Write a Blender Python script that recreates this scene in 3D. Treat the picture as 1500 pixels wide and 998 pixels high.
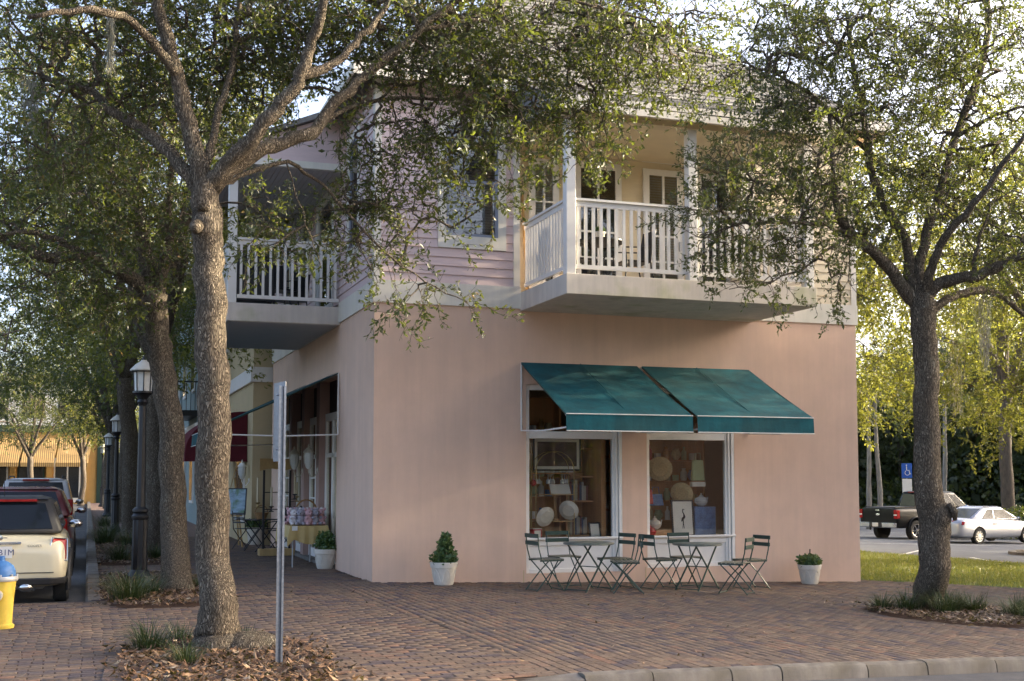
import bpy, bmesh, math, random
import numpy as np
from math import sin, cos, pi, radians, sqrt
from mathutils import Vector, Matrix
for o in list(bpy.data.objects): bpy.data.objects.remove(o)
scene = bpy.context.scene
COL = scene.collection
random.seed(7)
rng = np.random.default_rng(11)

# ------------------------------------------------------------------ camera
FPX, YAW, PIT, SHY = 1776.67, .3359, .0736, 70.2
CAM = np.array([-4.1747, -18.4819, 1.6])
cd = bpy.data.cameras.new('camera'); cam = bpy.data.objects.new('camera', cd); COL.objects.link(cam)
cam.location = CAM; cam.rotation_euler = (pi/2 + PIT, 0, -YAW)
cd.sensor_width = 36; cd.lens = FPX/1500*36; cd.shift_y = SHY/1500; cd.clip_end = 2000
scene.camera = cam
# ------------------------------------------------------------------ sky, sun, exposure
SUN_AZ, SUN_EL = 93.0, 16.0          # azimuth clockwise from +Y
W = bpy.data.worlds.new('World'); scene.world = W; W.use_nodes = True
nt = W.node_tree; nt.nodes.clear()
sky = nt.nodes.new('ShaderNodeTexSky'); sky.sky_type = 'NISHITA'; sky.sun_disc = False
sky.sun_elevation = radians(SUN_EL); sky.sun_rotation = radians(SUN_AZ)
sky.air_density = .5; sky.dust_density = 5.0; sky.ozone_density = 0
bg = nt.nodes.new('ShaderNodeBackground'); bg.inputs[1].default_value = .15
wo = nt.nodes.new('ShaderNodeOutputWorld')
nt.links.new(sky.outputs[0], bg.inputs[0]); nt.links.new(bg.outputs[0], wo.inputs[0])
sl = bpy.data.lights.new('sun', 'SUN'); sl.energy = 3.0; sl.angle = radians(.5); sl.color = (1, .86, .62)
so = bpy.data.objects.new('sun', sl); COL.objects.link(so); so.location = (30, 10, 30)
sd = Vector((sin(radians(SUN_AZ))*cos(radians(SUN_EL)), cos(radians(SUN_AZ))*cos(radians(SUN_EL)), sin(radians(SUN_EL))))
so.rotation_euler = sd.to_track_quat('Z', 'Y').to_euler()
vs = scene.view_settings; vs.view_transform = 'Standard'; vs.look = 'None'; vs.gamma = 1; vs.use_curve_mapping = False
vs.exposure = 2.55
scene.render.resolution_x = 1024; scene.render.resolution_y = 681

# ------------------------------------------------------------------ helpers
_F = np.array([sin(YAW)*cos(PIT), cos(YAW)*cos(PIT), sin(PIT)]); _R = np.array([cos(YAW), -sin(YAW), 0]); _U = np.cross(_R, _F)
def gz(x): return -.0267*min(max(0., x), 34.)
def at(x, y, dep):                       # photo pixel at a real distance -> world point
    return CAM + (_F + _R*(x-750)/FPX - _U*(y-499-SHY)/FPX)*dep
def topx(P):
    d = np.asarray(P, float)-CAM; z = d @ _F
    return 750+FPX*(d @ _R)/z, 499+SHY-FPX*(d @ _U)/z, z

class MB:
    def __init__(s): s.v = []; s.f = []
    def add(s, vs, fs):
        n = len(s.v); s.v += [tuple(map(float, p)) for p in vs]; s.f += [tuple(n+i for i in f) for f in fs]; return s
    def box(s, x0, x1, y0, y1, z0, z1):
        return s.add([(x0,y0,z0),(x1,y0,z0),(x1,y1,z0),(x0,y1,z0),(x0,y0,z1),(x1,y0,z1),(x1,y1,z1),(x0,y1,z1)],
                     [(0,3,2,1),(4,5,6,7),(0,1,5,4),(1,2,6,5),(2,3,7,6),(3,0,4,7)])
    def bar(s, a, b, w, h, up=(0,0,1)):
        a, b = Vector(a), Vector(b); d = (b-a).normalized(); u = Vector(up)
        if abs(d.dot(u)) > .98: u = Vector((1,0,0))
        r = d.cross(u).normalized()*w/2; u = r.cross(d).normalized()*h/2
        return s.add([a-r-u, a+r-u, a+r+u, a-r+u, b-r-u, b+r-u, b+r+u, b-r+u],
                     [(0,3,2,1)[::-1],(4,5,6,7)[::-1],(0,1,5,4)[::-1],(1,2,6,5)[::-1],(2,3,7,6)[::-1],(3,0,4,7)[::-1]])
    def tube(s, pts, rad, n=8, cap=True):
        pts = [Vector(p) for p in pts]; m = len(pts)
        if not hasattr(rad, '__len__'): rad = [rad]*m
        t0 = (pts[1]-pts[0]).normalized(); up = Vector((0,0,1)) if abs(t0.z) < .9 else Vector((1,0,0))
        r = t0.cross(up).normalized(); base = len(s.v); vs = []; fs = []
        for i in range(m):
            t = (pts[min(i+1,m-1)]-pts[max(i-1,0)]).normalized(); r = (r-t*r.dot(t)).normalized(); u = t.cross(r)
            for k in range(n):
                a = 2*pi*k/n; vs.append(pts[i]+(r*cos(a)+u*sin(a))*rad[i])
        for i in range(m-1):
            for k in range(n):
                k2 = (k+1) % n; fs.append((i*n+k, i*n+k2, (i+1)*n+k2, (i+1)*n+k))
        if cap: fs.append(tuple(range(n))[::-1]); fs.append(tuple((m-1)*n+k for k in range(n)))
        return s.add(vs, fs)
    def lathe(s, prof, n=20, c=(0,0,0), cap=True, flute=0, fn=0):
        vs = []; fs = []; m = len(prof)
        for (r, z) in prof:
            for k in range(n):
                a = 2*pi*k/n; rr = r*(1+flute*cos(fn*a)) if flute else r
                vs.append((c[0]+rr*cos(a), c[1]+rr*sin(a), c[2]+z))
        for i in range(m-1):
            for k in range(n):
                k2 = (k+1) % n; fs.append((i*n+k, i*n+k2, (i+1)*n+k2, (i+1)*n+k))
        if cap: fs.append(tuple(range(n))[::-1]); fs.append(tuple((m-1)*n+k for k in range(n)))
        return s.add(vs, fs)
    def prism(s, poly, off):
        n = len(poly); off = Vector(off); a = [Vector(p) for p in poly]; b = [p+off for p in a]
        return s.add(a+b, [tuple(range(n))[::-1], tuple(range(n, 2*n))] + [(i, (i+1) % n, n+(i+1) % n, n+i) for i in range(n)])
    def ball(s, c, r, n=10, m=7, sx=1, sy=1, sz=1):
        vs = []; fs = []
        for i in range(m+1):
            th = pi*i/m
            for k in range(n):
                a = 2*pi*k/n; vs.append((c[0]+r*sx*sin(th)*cos(a), c[1]+r*sy*sin(th)*sin(a), c[2]+r*sz*cos(th)))
        for i in range(m):
            for k in range(n): fs.append((i*n+k, (i+1)*n+k, (i+1)*n+(k+1) % n, i*n+(k+1) % n))
        return s.add(vs, fs)
    def build(s, name, mat, parent=None, smooth=False, bevel=0, loc=None):
        me = bpy.data.meshes.new(name); me.from_pydata(s.v, [], s.f); me.materials.append(mat); me.validate()
        bm = bmesh.new(); bm.from_mesh(me); bmesh.ops.recalc_face_normals(bm, faces=bm.faces)
        if bevel: bmesh.ops.bevel(bm, geom=[e for e in bm.edges if e.is_manifold and e.calc_face_angle(0) > .5], offset=bevel, segments=1, affect='EDGES')
        bm.to_mesh(me); bm.free()
        if smooth:
            me.shade_smooth()
            try: me.set_sharp_from_angle(angle=radians(38))
            except Exception: pass
        return link(name, me, parent, loc)
def link(name, me, parent=None, loc=None):
    o = bpy.data.objects.new(name, me); COL.objects.link(o)
    if parent is not None: o.parent = parent
    if loc is not None: o.location = loc
    return o
def empty(name, loc=(0,0,0), rz=0, label=None, cat=None, group=None):
    o = bpy.data.objects.new(name, None); COL.objects.link(o); o.location = loc; o.rotation_euler = (0,0,rz); o.empty_display_size = .2
    return tag(o, label, cat, group)
def tag(o, label=None, cat=None, group=None, kind=None):
    if label: o['label'] = label
    if cat: o['category'] = cat
    if group: o['group'] = group
    if kind: o['kind'] = kind
    return o
def struct(o): o['kind'] = 'structure'; return o
KIDS = {}
def copy_tree(o, parent=None):
    c = o.copy(); COL.objects.link(c); c.parent = parent
    for ch in o.children: copy_tree(ch, c)
    return c
def npmesh(name, verts, faces, mat, attr=None):       # faces: (n,k) array
    verts = np.asarray(verts, np.float32); faces = np.asarray(faces, np.int32); k = faces.shape[1]
    me = bpy.data.meshes.new(name); me.vertices.add(len(verts)); me.vertices.foreach_set('co', verts.ravel())
    me.loops.add(faces.size); me.loops.foreach_set('vertex_index', faces.ravel())
    me.polygons.add(len(faces)); me.polygons.foreach_set('loop_start', np.arange(0, faces.size, k, dtype=np.int32))
    me.polygons.foreach_set('loop_total', np.full(len(faces), k, np.int32))
    if attr is not None:
        a = me.attributes.new('v', 'FLOAT', 'FACE'); a.data.foreach_set('value', np.asarray(attr, np.float32))
    me.update(calc_edges=True); me.materials.append(mat); return me

# ------------------------------------------------------------------ materials
def nodes(name):
    m = bpy.data.materials.new(name); m.use_nodes = True; t = m.node_tree; b = t.nodes['Principled BSDF']; return m, t, b
def N(t, typ, **kw):
    n = t.nodes.new(typ)
    for k, v in kw.items(): setattr(n, k, v)
    return n
def ramp(t, stops):
    r = N(t, 'ShaderNodeValToRGB'); e = r.color_ramp.elements
    while len(e) < len(stops): e.new(.5)
    for el, (p, c) in zip(e, stops): el.position = p; el.color = (*c, 1)
    return r
def sc(c, k): return tuple(min(1, x*k) for x in c)
def mat(name, col, rough=.6, var=.12, scale=6, bump=0, bscale=60, metal=0, spec=.5, stretch=(1,1,1), coat=0, blotch=None):
    m, t, b = nodes(name); L = t.links.new
    tc = N(t, 'ShaderNodeTexCoord'); mp = N(t, 'ShaderNodeMapping'); mp.inputs['Scale'].default_value = stretch; L(tc.outputs['Object'], mp.inputs[0])
    n1 = N(t, 'ShaderNodeTexNoise'); n1.inputs['Scale'].default_value = scale; n1.inputs['Detail'].default_value = 6; n1.inputs['Roughness'].default_value = .62
    L(mp.outputs[0], n1.inputs[0])
    r = ramp(t, [(.3, sc(col, 1-var)), (.7, sc(col, 1+var))]); L(n1.outputs['Fac'], r.inputs[0]); out = r.outputs[0]
    if blotch:
        bc, bs, lo, hi, amt = blotch
        n3 = N(t, 'ShaderNodeTexNoise'); n3.inputs['Scale'].default_value = bs; n3.inputs['Detail'].default_value = 5; L(tc.outputs['Object'], n3.inputs[0])
        rr = N(t, 'ShaderNodeMapRange'); rr.inputs[1].default_value = lo; rr.inputs[2].default_value = hi; rr.inputs[4].default_value = amt; L(n3.outputs['Fac'], rr.inputs[0])
        mx = N(t, 'ShaderNodeMix', data_type='RGBA'); L(rr.outputs[0], mx.inputs[0]); L(out, mx.inputs[6]); mx.inputs[7].default_value = (*bc, 1); out = mx.outputs[2]
    L(out, b.inputs['Base Color'])
    b.inputs['Metallic'].default_value = metal; b.inputs['Specular IOR Level'].default_value = spec
    rr2 = N(t, 'ShaderNodeMapRange'); rr2.inputs[3].default_value = max(0.02, rough-.08); rr2.inputs[4].default_value = min(1, rough+.1); L(n1.outputs['Fac'], rr2.inputs[0]); L(rr2.outputs[0], b.inputs['Roughness'])
    if coat: b.inputs['Coat Weight'].default_value = coat; b.inputs['Coat Roughness'].default_value = .05
    if bump:
        n2 = N(t, 'ShaderNodeTexNoise'); n2.inputs['Scale'].default_value = bscale; n2.inputs['Detail'].default_value = 4; L(mp.outputs[0], n2.inputs[0])
        bp = N(t, 'ShaderNodeBump'); bp.inputs['Strength'].default_value = min(1, bump); bp.inputs['Distance'].default_value = .01; L(n2.outputs['Fac'], bp.inputs['Height']); L(bp.outputs[0], b.inputs['Normal'])
    return m
def glass_mat(name, tint=(1,1,1), refl=1.0, rough=.0):
    m = bpy.data.materials.new(name); m.use_nodes = True; t = m.node_tree; t.nodes.clear(); L = t.links.new
    tr = N(t, 'ShaderNodeBsdfTransparent'); tr.inputs[0].default_value = (*tint, 1)
    gl = N(t, 'ShaderNodeBsdfGlossy'); gl.inputs['Roughness'].default_value = rough
    fr = N(t, 'ShaderNodeFresnel'); fr.inputs[0].default_value = 1.52
    mu = N(t, 'ShaderNodeMath', operation='MULTIPLY_ADD'); mu.inputs[1].default_value = 1.5*refl; mu.inputs[2].default_value = .03*refl; mu.use_clamp = True
    mx = N(t, 'ShaderNodeMixShader'); o = N(t, 'ShaderNodeOutputMaterial')
    L(fr.outputs[0], mu.inputs[0]); L(mu.outputs[0], mx.inputs[0]); L(tr.outputs[0], mx.inputs[1]); L(gl.outputs[0], mx.inputs[2]); L(mx.outputs[0], o.inputs[0])
    return m
def leaf_mat(name, stops, trans=.35, tcol=(.35,.42,.04), rough=.42):
    m, t, b = nodes(name); L = t.links.new
    a = N(t, 'ShaderNodeAttribute', attribute_name='v'); r = ramp(t, stops); L(a.outputs['Fac'], r.inputs[0]); L(r.outputs[0], b.inputs['Base Color'])
    b.inputs['Roughness'].default_value = rough; b.inputs['Specular IOR Level'].default_value = .5
    tl = N(t, 'ShaderNodeBsdfTranslucent'); mxc = N(t, 'ShaderNodeMix', data_type='RGBA'); mxc.inputs[0].default_value = .6
    L(r.outputs[0], mxc.inputs[6]); mxc.inputs[7].default_value = (*tcol, 1); L(mxc.outputs[2], tl.inputs[0])
    mx = N(t, 'ShaderNodeMixShader'); mx.inputs[0].default_value = trans
    L(b.outputs[0], mx.inputs[1]); L(tl.outputs[0], mx.inputs[2]); L(mx.outputs[0], t.nodes['Material Output'].inputs[0])
    return m
def brick_mat(name, use_attr, stops, rough=.8):
    m, t, b = nodes(name); L = t.links.new
    if use_attr: a = N(t, 'ShaderNodeAttribute', attribute_name='v'); src = a.outputs['Fac']
    else: a = N(t, 'ShaderNodeObjectInfo'); src = a.outputs['Random']
    r = ramp(t, stops); L(src, r.inputs[0])
    g = N(t, 'ShaderNodeNewGeometry'); n1 = N(t, 'ShaderNodeTexNoise'); n1.inputs['Scale'].default_value = 30; n1.inputs['Detail'].default_value = 6; L(g.outputs['Position'], n1.inputs[0])
    n2 = N(t, 'ShaderNodeTexNoise'); n2.inputs['Scale'].default_value = .55; n2.inputs['Detail'].default_value = 5; L(g.outputs['Position'], n2.inputs[0])
    r1 = ramp(t, [(.3, (.62,.62,.62)), (.7, (1.2,1.2,1.2))]); L(n1.outputs['Fac'], r1.inputs[0])
    mx = N(t, 'ShaderNodeMix', data_type='RGBA', blend_type='MULTIPLY'); mx.inputs[0].default_value = 1; L(r.outputs[0], mx.inputs[6]); L(r1.outputs[0], mx.inputs[7])
    m3 = N(t, 'ShaderNodeMix', data_type='RGBA'); rr = N(t, 'ShaderNodeMapRange'); rr.inputs[1].default_value = .5; rr.inputs[2].default_value = .72; rr.inputs[4].default_value = .55; L(n2.outputs['Fac'], rr.inputs[0])
    L(rr.outputs[0], m3.inputs[0]); L(mx.outputs[2], m3.inputs[6]); m3.inputs[7].default_value = (.085,.07,.065,1); L(m3.outputs[2], b.inputs['Base Color'])
    b.inputs['Roughness'].default_value = rough; b.inputs['Specular IOR Level'].default_value = .35
    bp = N(t, 'ShaderNodeBump'); bp.inputs['Strength'].default_value = .5; bp.inputs['Distance'].default_value = .006; L(n1.outputs['Fac'], bp.inputs['Height']); L(bp.outputs[0], b.inputs['Normal'])
    return m
def bark_mat(name, dark, light, lichen):
    m, t, b = nodes(name); L = t.links.new
    tc = N(t, 'ShaderNodeTexCoord'); mp = N(t, 'ShaderNodeMapping'); mp.inputs['Scale'].default_value = (1, 1, .20); L(tc.outputs['Object'], mp.inputs[0])
    n0 = N(t, 'ShaderNodeTexNoise'); n0.inputs['Scale'].default_value = 9; n0.inputs['Detail'].default_value = 3; L(mp.outputs[0], n0.inputs[0])
    ad = N(t, 'ShaderNodeMix', data_type='RGBA', blend_type='ADD'); ad.inputs[0].default_value = .22; L(mp.outputs[0], ad.inputs[6]); L(n0.outputs['Color'], ad.inputs[7])
    v = N(t, 'ShaderNodeTexVoronoi', feature='DISTANCE_TO_EDGE'); v.inputs['Scale'].default_value = 72; L(ad.outputs[2], v.inputs[0])
    n1 = N(t, 'ShaderNodeTexNoise'); n1.inputs['Scale'].default_value = 70; n1.inputs['Detail'].default_value = 5; L(mp.outputs[0], n1.inputs[0])
    h = N(t, 'ShaderNodeMapRange'); h.inputs[2].default_value = .22; L(v.outputs[0], h.inputs[0])
    mm = N(t, 'ShaderNodeMath', operation='MULTIPLY'); L(h.outputs[0], mm.inputs[0]); L(n1.outputs['Fac'], mm.inputs[1])
    r = ramp(t, [(.0, dark), (.22, sc(light,.7)), (.45, light), (.62, sc(light, 2.0))]); L(mm.outputs[0], r.inputs[0])
    n3 = N(t, 'ShaderNodeTexNoise'); n3.inputs['Scale'].default_value = 3.2; n3.inputs['Detail'].default_value = 7; n3.inputs['Roughness'].default_value = .75; L(tc.outputs['Object'], n3.inputs[0])
    rr = N(t, 'ShaderNodeMapRange'); rr.inputs[1].default_value = .55; rr.inputs[2].default_value = .66; rr.inputs[4].default_value = .6; L(n3.outputs['Fac'], rr.inputs[0])
    m2 = N(t, 'ShaderNodeMath', operation='MULTIPLY'); L(rr.outputs[0], m2.inputs[0]); L(h.outputs[0], m2.inputs[1])
    mx = N(t, 'ShaderNodeMix', data_type='RGBA'); L(m2.outputs[0], mx.inputs[0]); L(r.outputs[0], mx.inputs[6]); mx.inputs[7].default_value = (*lichen, 1)
    L(mx.outputs[2], b.inputs['Base Color']); b.inputs['Roughness'].default_value = .9; b.inputs['Specular IOR Level'].default_value = .2
    bp = N(t, 'ShaderNodeBump'); bp.inputs['Strength'].default_value = 1; bp.inputs['Distance'].default_value = .035; L(mm.outputs[0], bp.inputs['Height']); L(bp.outputs[0], b.inputs['Normal'])
    return m

K = {}
K['stucco'] = mat('pink_stucco', (.71,.50,.375), .85, .07, 1.3, .5, 160, spec=.25, blotch=((.61,.435,.325), .6, .45, .75, .5))
K['stucco_beige'] = mat('beige_stucco', (.52,.42,.25), .85, .06, 2, .3, 100, spec=.2)
K['siding'] = mat('pink_siding', (.63,.485,.455), .55, .06, 3, .1, 90, stretch=(1,1,6))
K['cream'] = mat('cream_siding', (.66,.56,.38), .55, .06, 3, .1, 90, stretch=(1,1,6))
K['trim'] = mat('white_trim', (.73,.68,.58), .5, .05, 4, .06, 70, blotch=((.50,.50,.36), 1.2, .52, .75, .45))
K['white'] = mat('white_paint', (.77,.745,.69), .45, .05, 5, .05, 60)
K['concrete_paint'] = mat('painted_slab', (.63,.575,.50), .7, .08, 2.5, .15, 60, blotch=((.33,.35,.16), 1.7, .56, .72, .6))
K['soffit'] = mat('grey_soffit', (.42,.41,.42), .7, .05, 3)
K['shingle'] = mat('grey_shingle', (.17,.165,.155), .9, .3, 14, .4, 60, spec=.2, blotch=((.10,.10,.10), .7, .45, .7, .5))
K['teal'] = mat('teal_canvas', (.008,.095,.112), .8, .35, 2.2, .3, 22, spec=.3, blotch=((.05,.09,.075), .9, .45, .7, .45))
K['maroon'] = mat('maroon_canvas', (.10,.015,.022), .8, .15, 3, spec=.2)
K['piping'] = mat('pale_piping', (.72,.70,.64), .6)
K['frame_grey'] = mat('grey_steel', (.45,.45,.44), .45, .08, 6, metal=.4)
K['green_steel'] = mat('dark_green_steel', (.014,.045,.036), .4, .2, 20, spec=.5)
K['slat_wood'] = mat('weathered_slat', (.17,.165,.12), .65, .3, 14, .2, 90, stretch=(1,6,1))
K['black'] = mat('black_iron', (.012,.012,.013), .42, .2, 10)
K['dark'] = mat('dark_fill', (.035,.026,.02), .8)
K['wood'] = mat('brown_wood', (.50,.25,.095), .5, .28, 5, .1, 60, stretch=(1,1,.15))
K['pale_wood'] = mat('pale_wood', (.46,.30,.12), .55, .2, 6, stretch=(1,1,.3))
K['glass'] = glass_mat('window_glass', (.98,.98,.97), .36); K['glass2'] = glass_mat('shopfront_glass', (.95,.95,.93), .18)
K['dark_glass'] = mat('dark_blue_glass', (.012,.014,.018), .06, .1, 2, spec=1.0)
K['lamp_glass'] = mat('frosted_lamp_glass', (.62,.63,.60), .25, .05, 4)
K['blind'] = mat('dark_blind', (.035,.034,.032), .6)
K['curtain'] = mat('cream_curtain', (.74,.58,.30), .9, .12, 3, stretch=(1,6,.3))
K['pot'] = mat('white_planter', (.67,.62,.53), .75, .1, 9, .25, 40, blotch=((.4,.36,.28), 3, .55, .8, .5))
K['soil'] = mat('dark_soil', (.045,.03,.02), .95, .3, 30)
K['galv'] = mat('galvanised_steel', (.27,.29,.32), .42, .25, 35, .05, 90, metal=.75)
K['asphalt'] = mat('asphalt', (.085,.085,.088), .88, .22, 4, .5, 150, spec=.3, blotch=((.13,.125,.12), .5, .45, .7, .6))
K['lot'] = mat('lot_asphalt', (.15,.155,.165), .9, .15, 2, .4, 120, spec=.25)
K['kerb'] = mat('kerb_concrete', (.215,.195,.17), .88, .16, 5, .5, 130, spec=.2, blotch=((.12,.105,.08), 2.2, .44, .68, .8))
K['paint'] = mat('road_paint', (.62,.60,.55), .8, .2, 8)
K['lawn'] = mat('lawn_soil', (.10,.135,.03), .95, .4, 5, .6, 60, spec=.1)
K['mulch'] = mat('mulch_soil', (.075,.045,.03), .95, .4, 22, .9, 70, spec=.1)
K['joint'] = mat('sand_joint', (.07,.052,.042), .95, .3, 30, .3, 90, spec=.1)
def streaks(m, amt):
    t = m.node_tree; b = t.nodes['Principled BSDF']; L = t.links.new; src = b.inputs['Base Color'].links[0].from_socket
    tc = N(t, 'ShaderNodeTexCoord'); mp = N(t, 'ShaderNodeMapping'); mp.inputs['Scale'].default_value = (3.2,3.2,.22); L(tc.outputs['Object'], mp.inputs[0])
    n = N(t, 'ShaderNodeTexNoise'); n.inputs['Scale'].default_value = 1.6; n.inputs['Detail'].default_value = 8; n.inputs['Roughness'].default_value = .7; L(mp.outputs[0], n.inputs[0])
    r = ramp(t, [(.35, (1-amt,1-amt,1-amt*.9)), (.62, (1.03,1.03,1.03))]); L(n.outputs['Fac'], r.inputs[0]); mx = N(t, 'ShaderNodeMix', data_type='RGBA', blend_type='MULTIPLY'); mx.inputs[0].default_value = 1
    L(src, mx.inputs[6]); L(r.outputs[0], mx.inputs[7]); L(mx.outputs[2], b.inputs['Base Color'])
streaks(K['stucco'], .045); streaks(K['teal'], .28); streaks(K['kerb'], .3); streaks(K['trim'], .1); streaks(K['concrete_paint'], .15)
BST = [(0, (.082,.064,.066)), (.13, (.10,.074,.072)), (.22, (.130,.092,.068)), (.5, (.160,.110,.076)), (.75, (.185,.132,.092)), (.92, (.195,.110,.072)), (1, (.21,.155,.105))]
K['brick'] = brick_mat('paving_brick', False, BST); K['brick_a'] = brick_mat('paving_brick_field', True, BST)
K['bark'] = bark_mat('oak_bark', (.055,.042,.031), (.20,.165,.122), (.33,.32,.24))
K['bark_far'] = mat('far_bark', (.10,.08,.06), .95, .4, 12, .5, 30, stretch=(1,1,.3))
K['bark_pale'] = mat('pale_bark', (.24,.225,.20), .95, .3, 9, stretch=(1,1,.3))
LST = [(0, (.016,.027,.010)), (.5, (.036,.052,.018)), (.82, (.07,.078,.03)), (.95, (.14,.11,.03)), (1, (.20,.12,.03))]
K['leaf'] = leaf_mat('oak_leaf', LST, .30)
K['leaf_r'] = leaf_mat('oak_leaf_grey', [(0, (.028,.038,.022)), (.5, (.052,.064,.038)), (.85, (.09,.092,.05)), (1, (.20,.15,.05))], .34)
K['leaf_sun'] = leaf_mat('oak_leaf_sunlit', [(0, (.04,.06,.016)), (.5, (.085,.105,.03)), (.85, (.15,.15,.04)), (1, (.28,.22,.05))], .45, (.5,.5,.06))  # brighter yellow copy of the oak leaves, sunlight put into the colour
K['leaf_far'] = leaf_mat('far_leaf', [(0, (.020,.031,.015)), (.6, (.048,.066,.030)), (1, (.11,.115,.045))], .3)
K['blade'] = leaf_mat('grass_blade', [(0, (.018,.035,.012)), (.6, (.04,.07,.022)), (.9, (.10,.11,.04)), (1, (.24,.2,.09))], .15, (.2,.25,.05))
K['lawn_blade'] = leaf_mat('lawn_blade', [(0, (.07,.10,.02)), (.6, (.14,.18,.035)), (.9, (.24,.22,.07)), (1, (.32,.26,.12))], .35, (.5,.5,.06))
K['litter'] = leaf_mat('leaf_litter', [(0, (.05,.028,.018)), (.4, (.12,.065,.035)), (.7, (.22,.125,.065)), (.95, (.33,.22,.13)), (1, (.42,.36,.27))], .08)
K['shrub'] = leaf_mat('kale_leaf', [(0, (.03,.075,.03)), (.6, (.07,.14,.05)), (1, (.16,.22,.07))], .2)
K['moss'] = leaf_mat('spanish_moss', [(0, (.16,.16,.12)), (1, (.34,.33,.25))], .3, (.4,.38,.28))

# ================================================================== ground, roads, kerbs
def sheet(name, poly, off, m, rnd=0):
    bm = bmesh.new(); f = bm.faces.new([bm.verts.new((x, y, 0)) for x, y in poly])
    for px in (0, 34):
        bmesh.ops.bisect_plane(bm, geom=bm.verts[:]+bm.edges[:]+bm.faces[:], plane_co=(px,0,0), plane_no=(1,0,0))
    for v in bm.verts: v.co.z = gz(v.co.x)+off
    bmesh.ops.recalc_face_normals(bm, faces=bm.faces)
    if bm.faces[:] and sum(f.normal.z for f in bm.faces) < 0: bmesh.ops.reverse_faces(bm, faces=bm.faces)
    me = bpy.data.meshes.new(name); bm.to_mesh(me); bm.free(); me.materials.append(m)
    return struct(link(name, me))
K['ground'] = mat('woodland_ground', (.07,.065,.035), .95, .4, .8, .5, 20, spec=.1)
sheet('ground', [(-700,-700),(700,-700),(700,700),(-700,700)], -.30, K['ground'])
sheet('street', [(-13,-1.6),(-4.1,-1.6),(-4.1,64),(-13,64)], -.06, K['asphalt'])
sheet('front_road', [(-70,-22),(70,-22),(70,-9.0),(-70,-9.0)], -.105, K['asphalt'])
sheet('driveway', [(7.2,-9.0),(40,-9.0),(40,-4.75),(7.2,-4.75)], -.101, K['asphalt'])
sheet('far_pavement', [(-70,-28),(70,-28),(70,-22),(-70,-22)], -.03, K['kerb'])
sheet('parking_lot', [(14,-4.6),(80,-4.6),(80,52),(14,52)], -.12, K['lot'])
LAWN = [(8.85,.62),(9.6,.05),(11.2,-1.4),(13,-2.9),(16,-4.5),(21,-4.55),(17.8,3.5),(16.2,9.5),(15.5,24),(8.85,24)]
sheet('lawn', LAWN, -.005, K['lawn'])
def brick_tex():
    m, t, b = nodes('distant_paving'); L = t.links.new
    g = N(t, 'ShaderNodeNewGeometry'); br = N(t, 'ShaderNodeTexBrick'); br.inputs['Scale'].default_value = 1; br.inputs['Brick Width'].default_value = .2; br.inputs['Row Height'].default_value = .1; br.inputs['Mortar Size'].default_value = .004
    br.inputs['Color1'].default_value = (.22,.125,.085,1); br.inputs['Color2'].default_value = (.12,.085,.075,1); br.inputs['Mortar'].default_value = (.05,.04,.035,1)
    L(g.outputs['Position'], br.inputs[0]); L(br.outputs[0], b.inputs['Base Color']); b.inputs['Roughness'].default_value = .85; return m
K['dpave'] = brick_tex()
pave = sheet('pavement', [(-9,-9.6),(-.9,-9.6),(-.9,-9.2),(7.45,-8.85),(7.3,-4.75),(16,-4.75),(13,-2.9),(11.2,-1.4),(9.6,.05),(8.85,.62),(8.85,1),(0,1),(0,16),(-4.0,16),(-4.0,-1.5),(-9,-1.5)], -.014, K['joint'])
sheet('pavement_far', [(-4.0,16),(2,16),(2,64),(-4.0,64)], -.01, K['dpave'])

BEDS = [(-3.9,-2.15,-9.5,-6.1), (-4.0,-2.45,-2.75,2.6), (-4.0,-2.4,5.0,7.2), (-4.0,-2.2,8.0,15.9), (5.5,7.5,-6.75,-4.1)]
def bed_in(i, x, y):
    x0, x1, y0, y1 = BEDS[i]; u = (x-(x0+x1)/2)/((x1-x0)/2); v = (y-(y0+y1)/2)/((y1-y0)/2)
    if i == 0: return x > x0 and abs(u)**3+abs(v)**3 < 1.0 if x < -3 else abs(u)**2.4+abs(v)**2.4 < 1
    if i == 4: return u*u+v*v < 1.1 or (u > .1 and abs(v) < .8 and u < 1)
    return abs(u)**4+abs(v)**4 < 1
def in_pave(x, y):
    if y < -9.16+.043*(x+.9) and x > -.95: return False
    if y < -9.6: return False
    if x < -4.0 and y > -1.5: return False
    if x > 0 and y > .02: 
        if x < 8.84: return False
    if x > 7.3 and y < -4.72: return False
    if x > 8.84 and y > .62-.86*(x-8.84): return False
    for i in range(len(BEDS)):
        if bed_in(i, x, y): return False
    return True
bricks = []   # x, y, rot
def field(x0, x1, y0, y1, along, cond):
    L_, w_ = .205, .104
    if along == 'x':
        for j in range(int((y1-y0)/w_)):
            y = y0+j*w_; off = (.5*L_ if j % 2 else 0)+rng.uniform(-.015,.015)
            for i in range(int((x1-x0)/L_)+1):
                x = x0+i*L_+off; yy = y+.10*sin(x*.55+.6)*max(0, min(1, (-5.5-y)/3))
                if cond(x, yy): bricks.append((x, yy, .055*cos(x*.55+.6)*max(0, min(1, (-5.5-y)/3))))
    else:
        for j in range(int((x1-x0)/w_)):
            x = x0+j*w_; off = (.5*L_ if j % 2 else 0)+rng.uniform(-.02,.02)
            for i in range(int((y1-y0)/L_)+1):
                y = y0+i*L_+off
                if cond(x, y): bricks.append((x, y, pi/2))
SEAM = lambda y: -.55-.02*(y+9)
field(-8.9, -.3, -9.6, -1.5, 'x', lambda x, y: in_pave(x, y) and x < SEAM(y)+.12)
field(-4.0, -.05, -1.5, 16, 'x', lambda x, y: in_pave(x, y) and x < -.1 and (y > 0 or x < SEAM(y)+.12))
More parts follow.
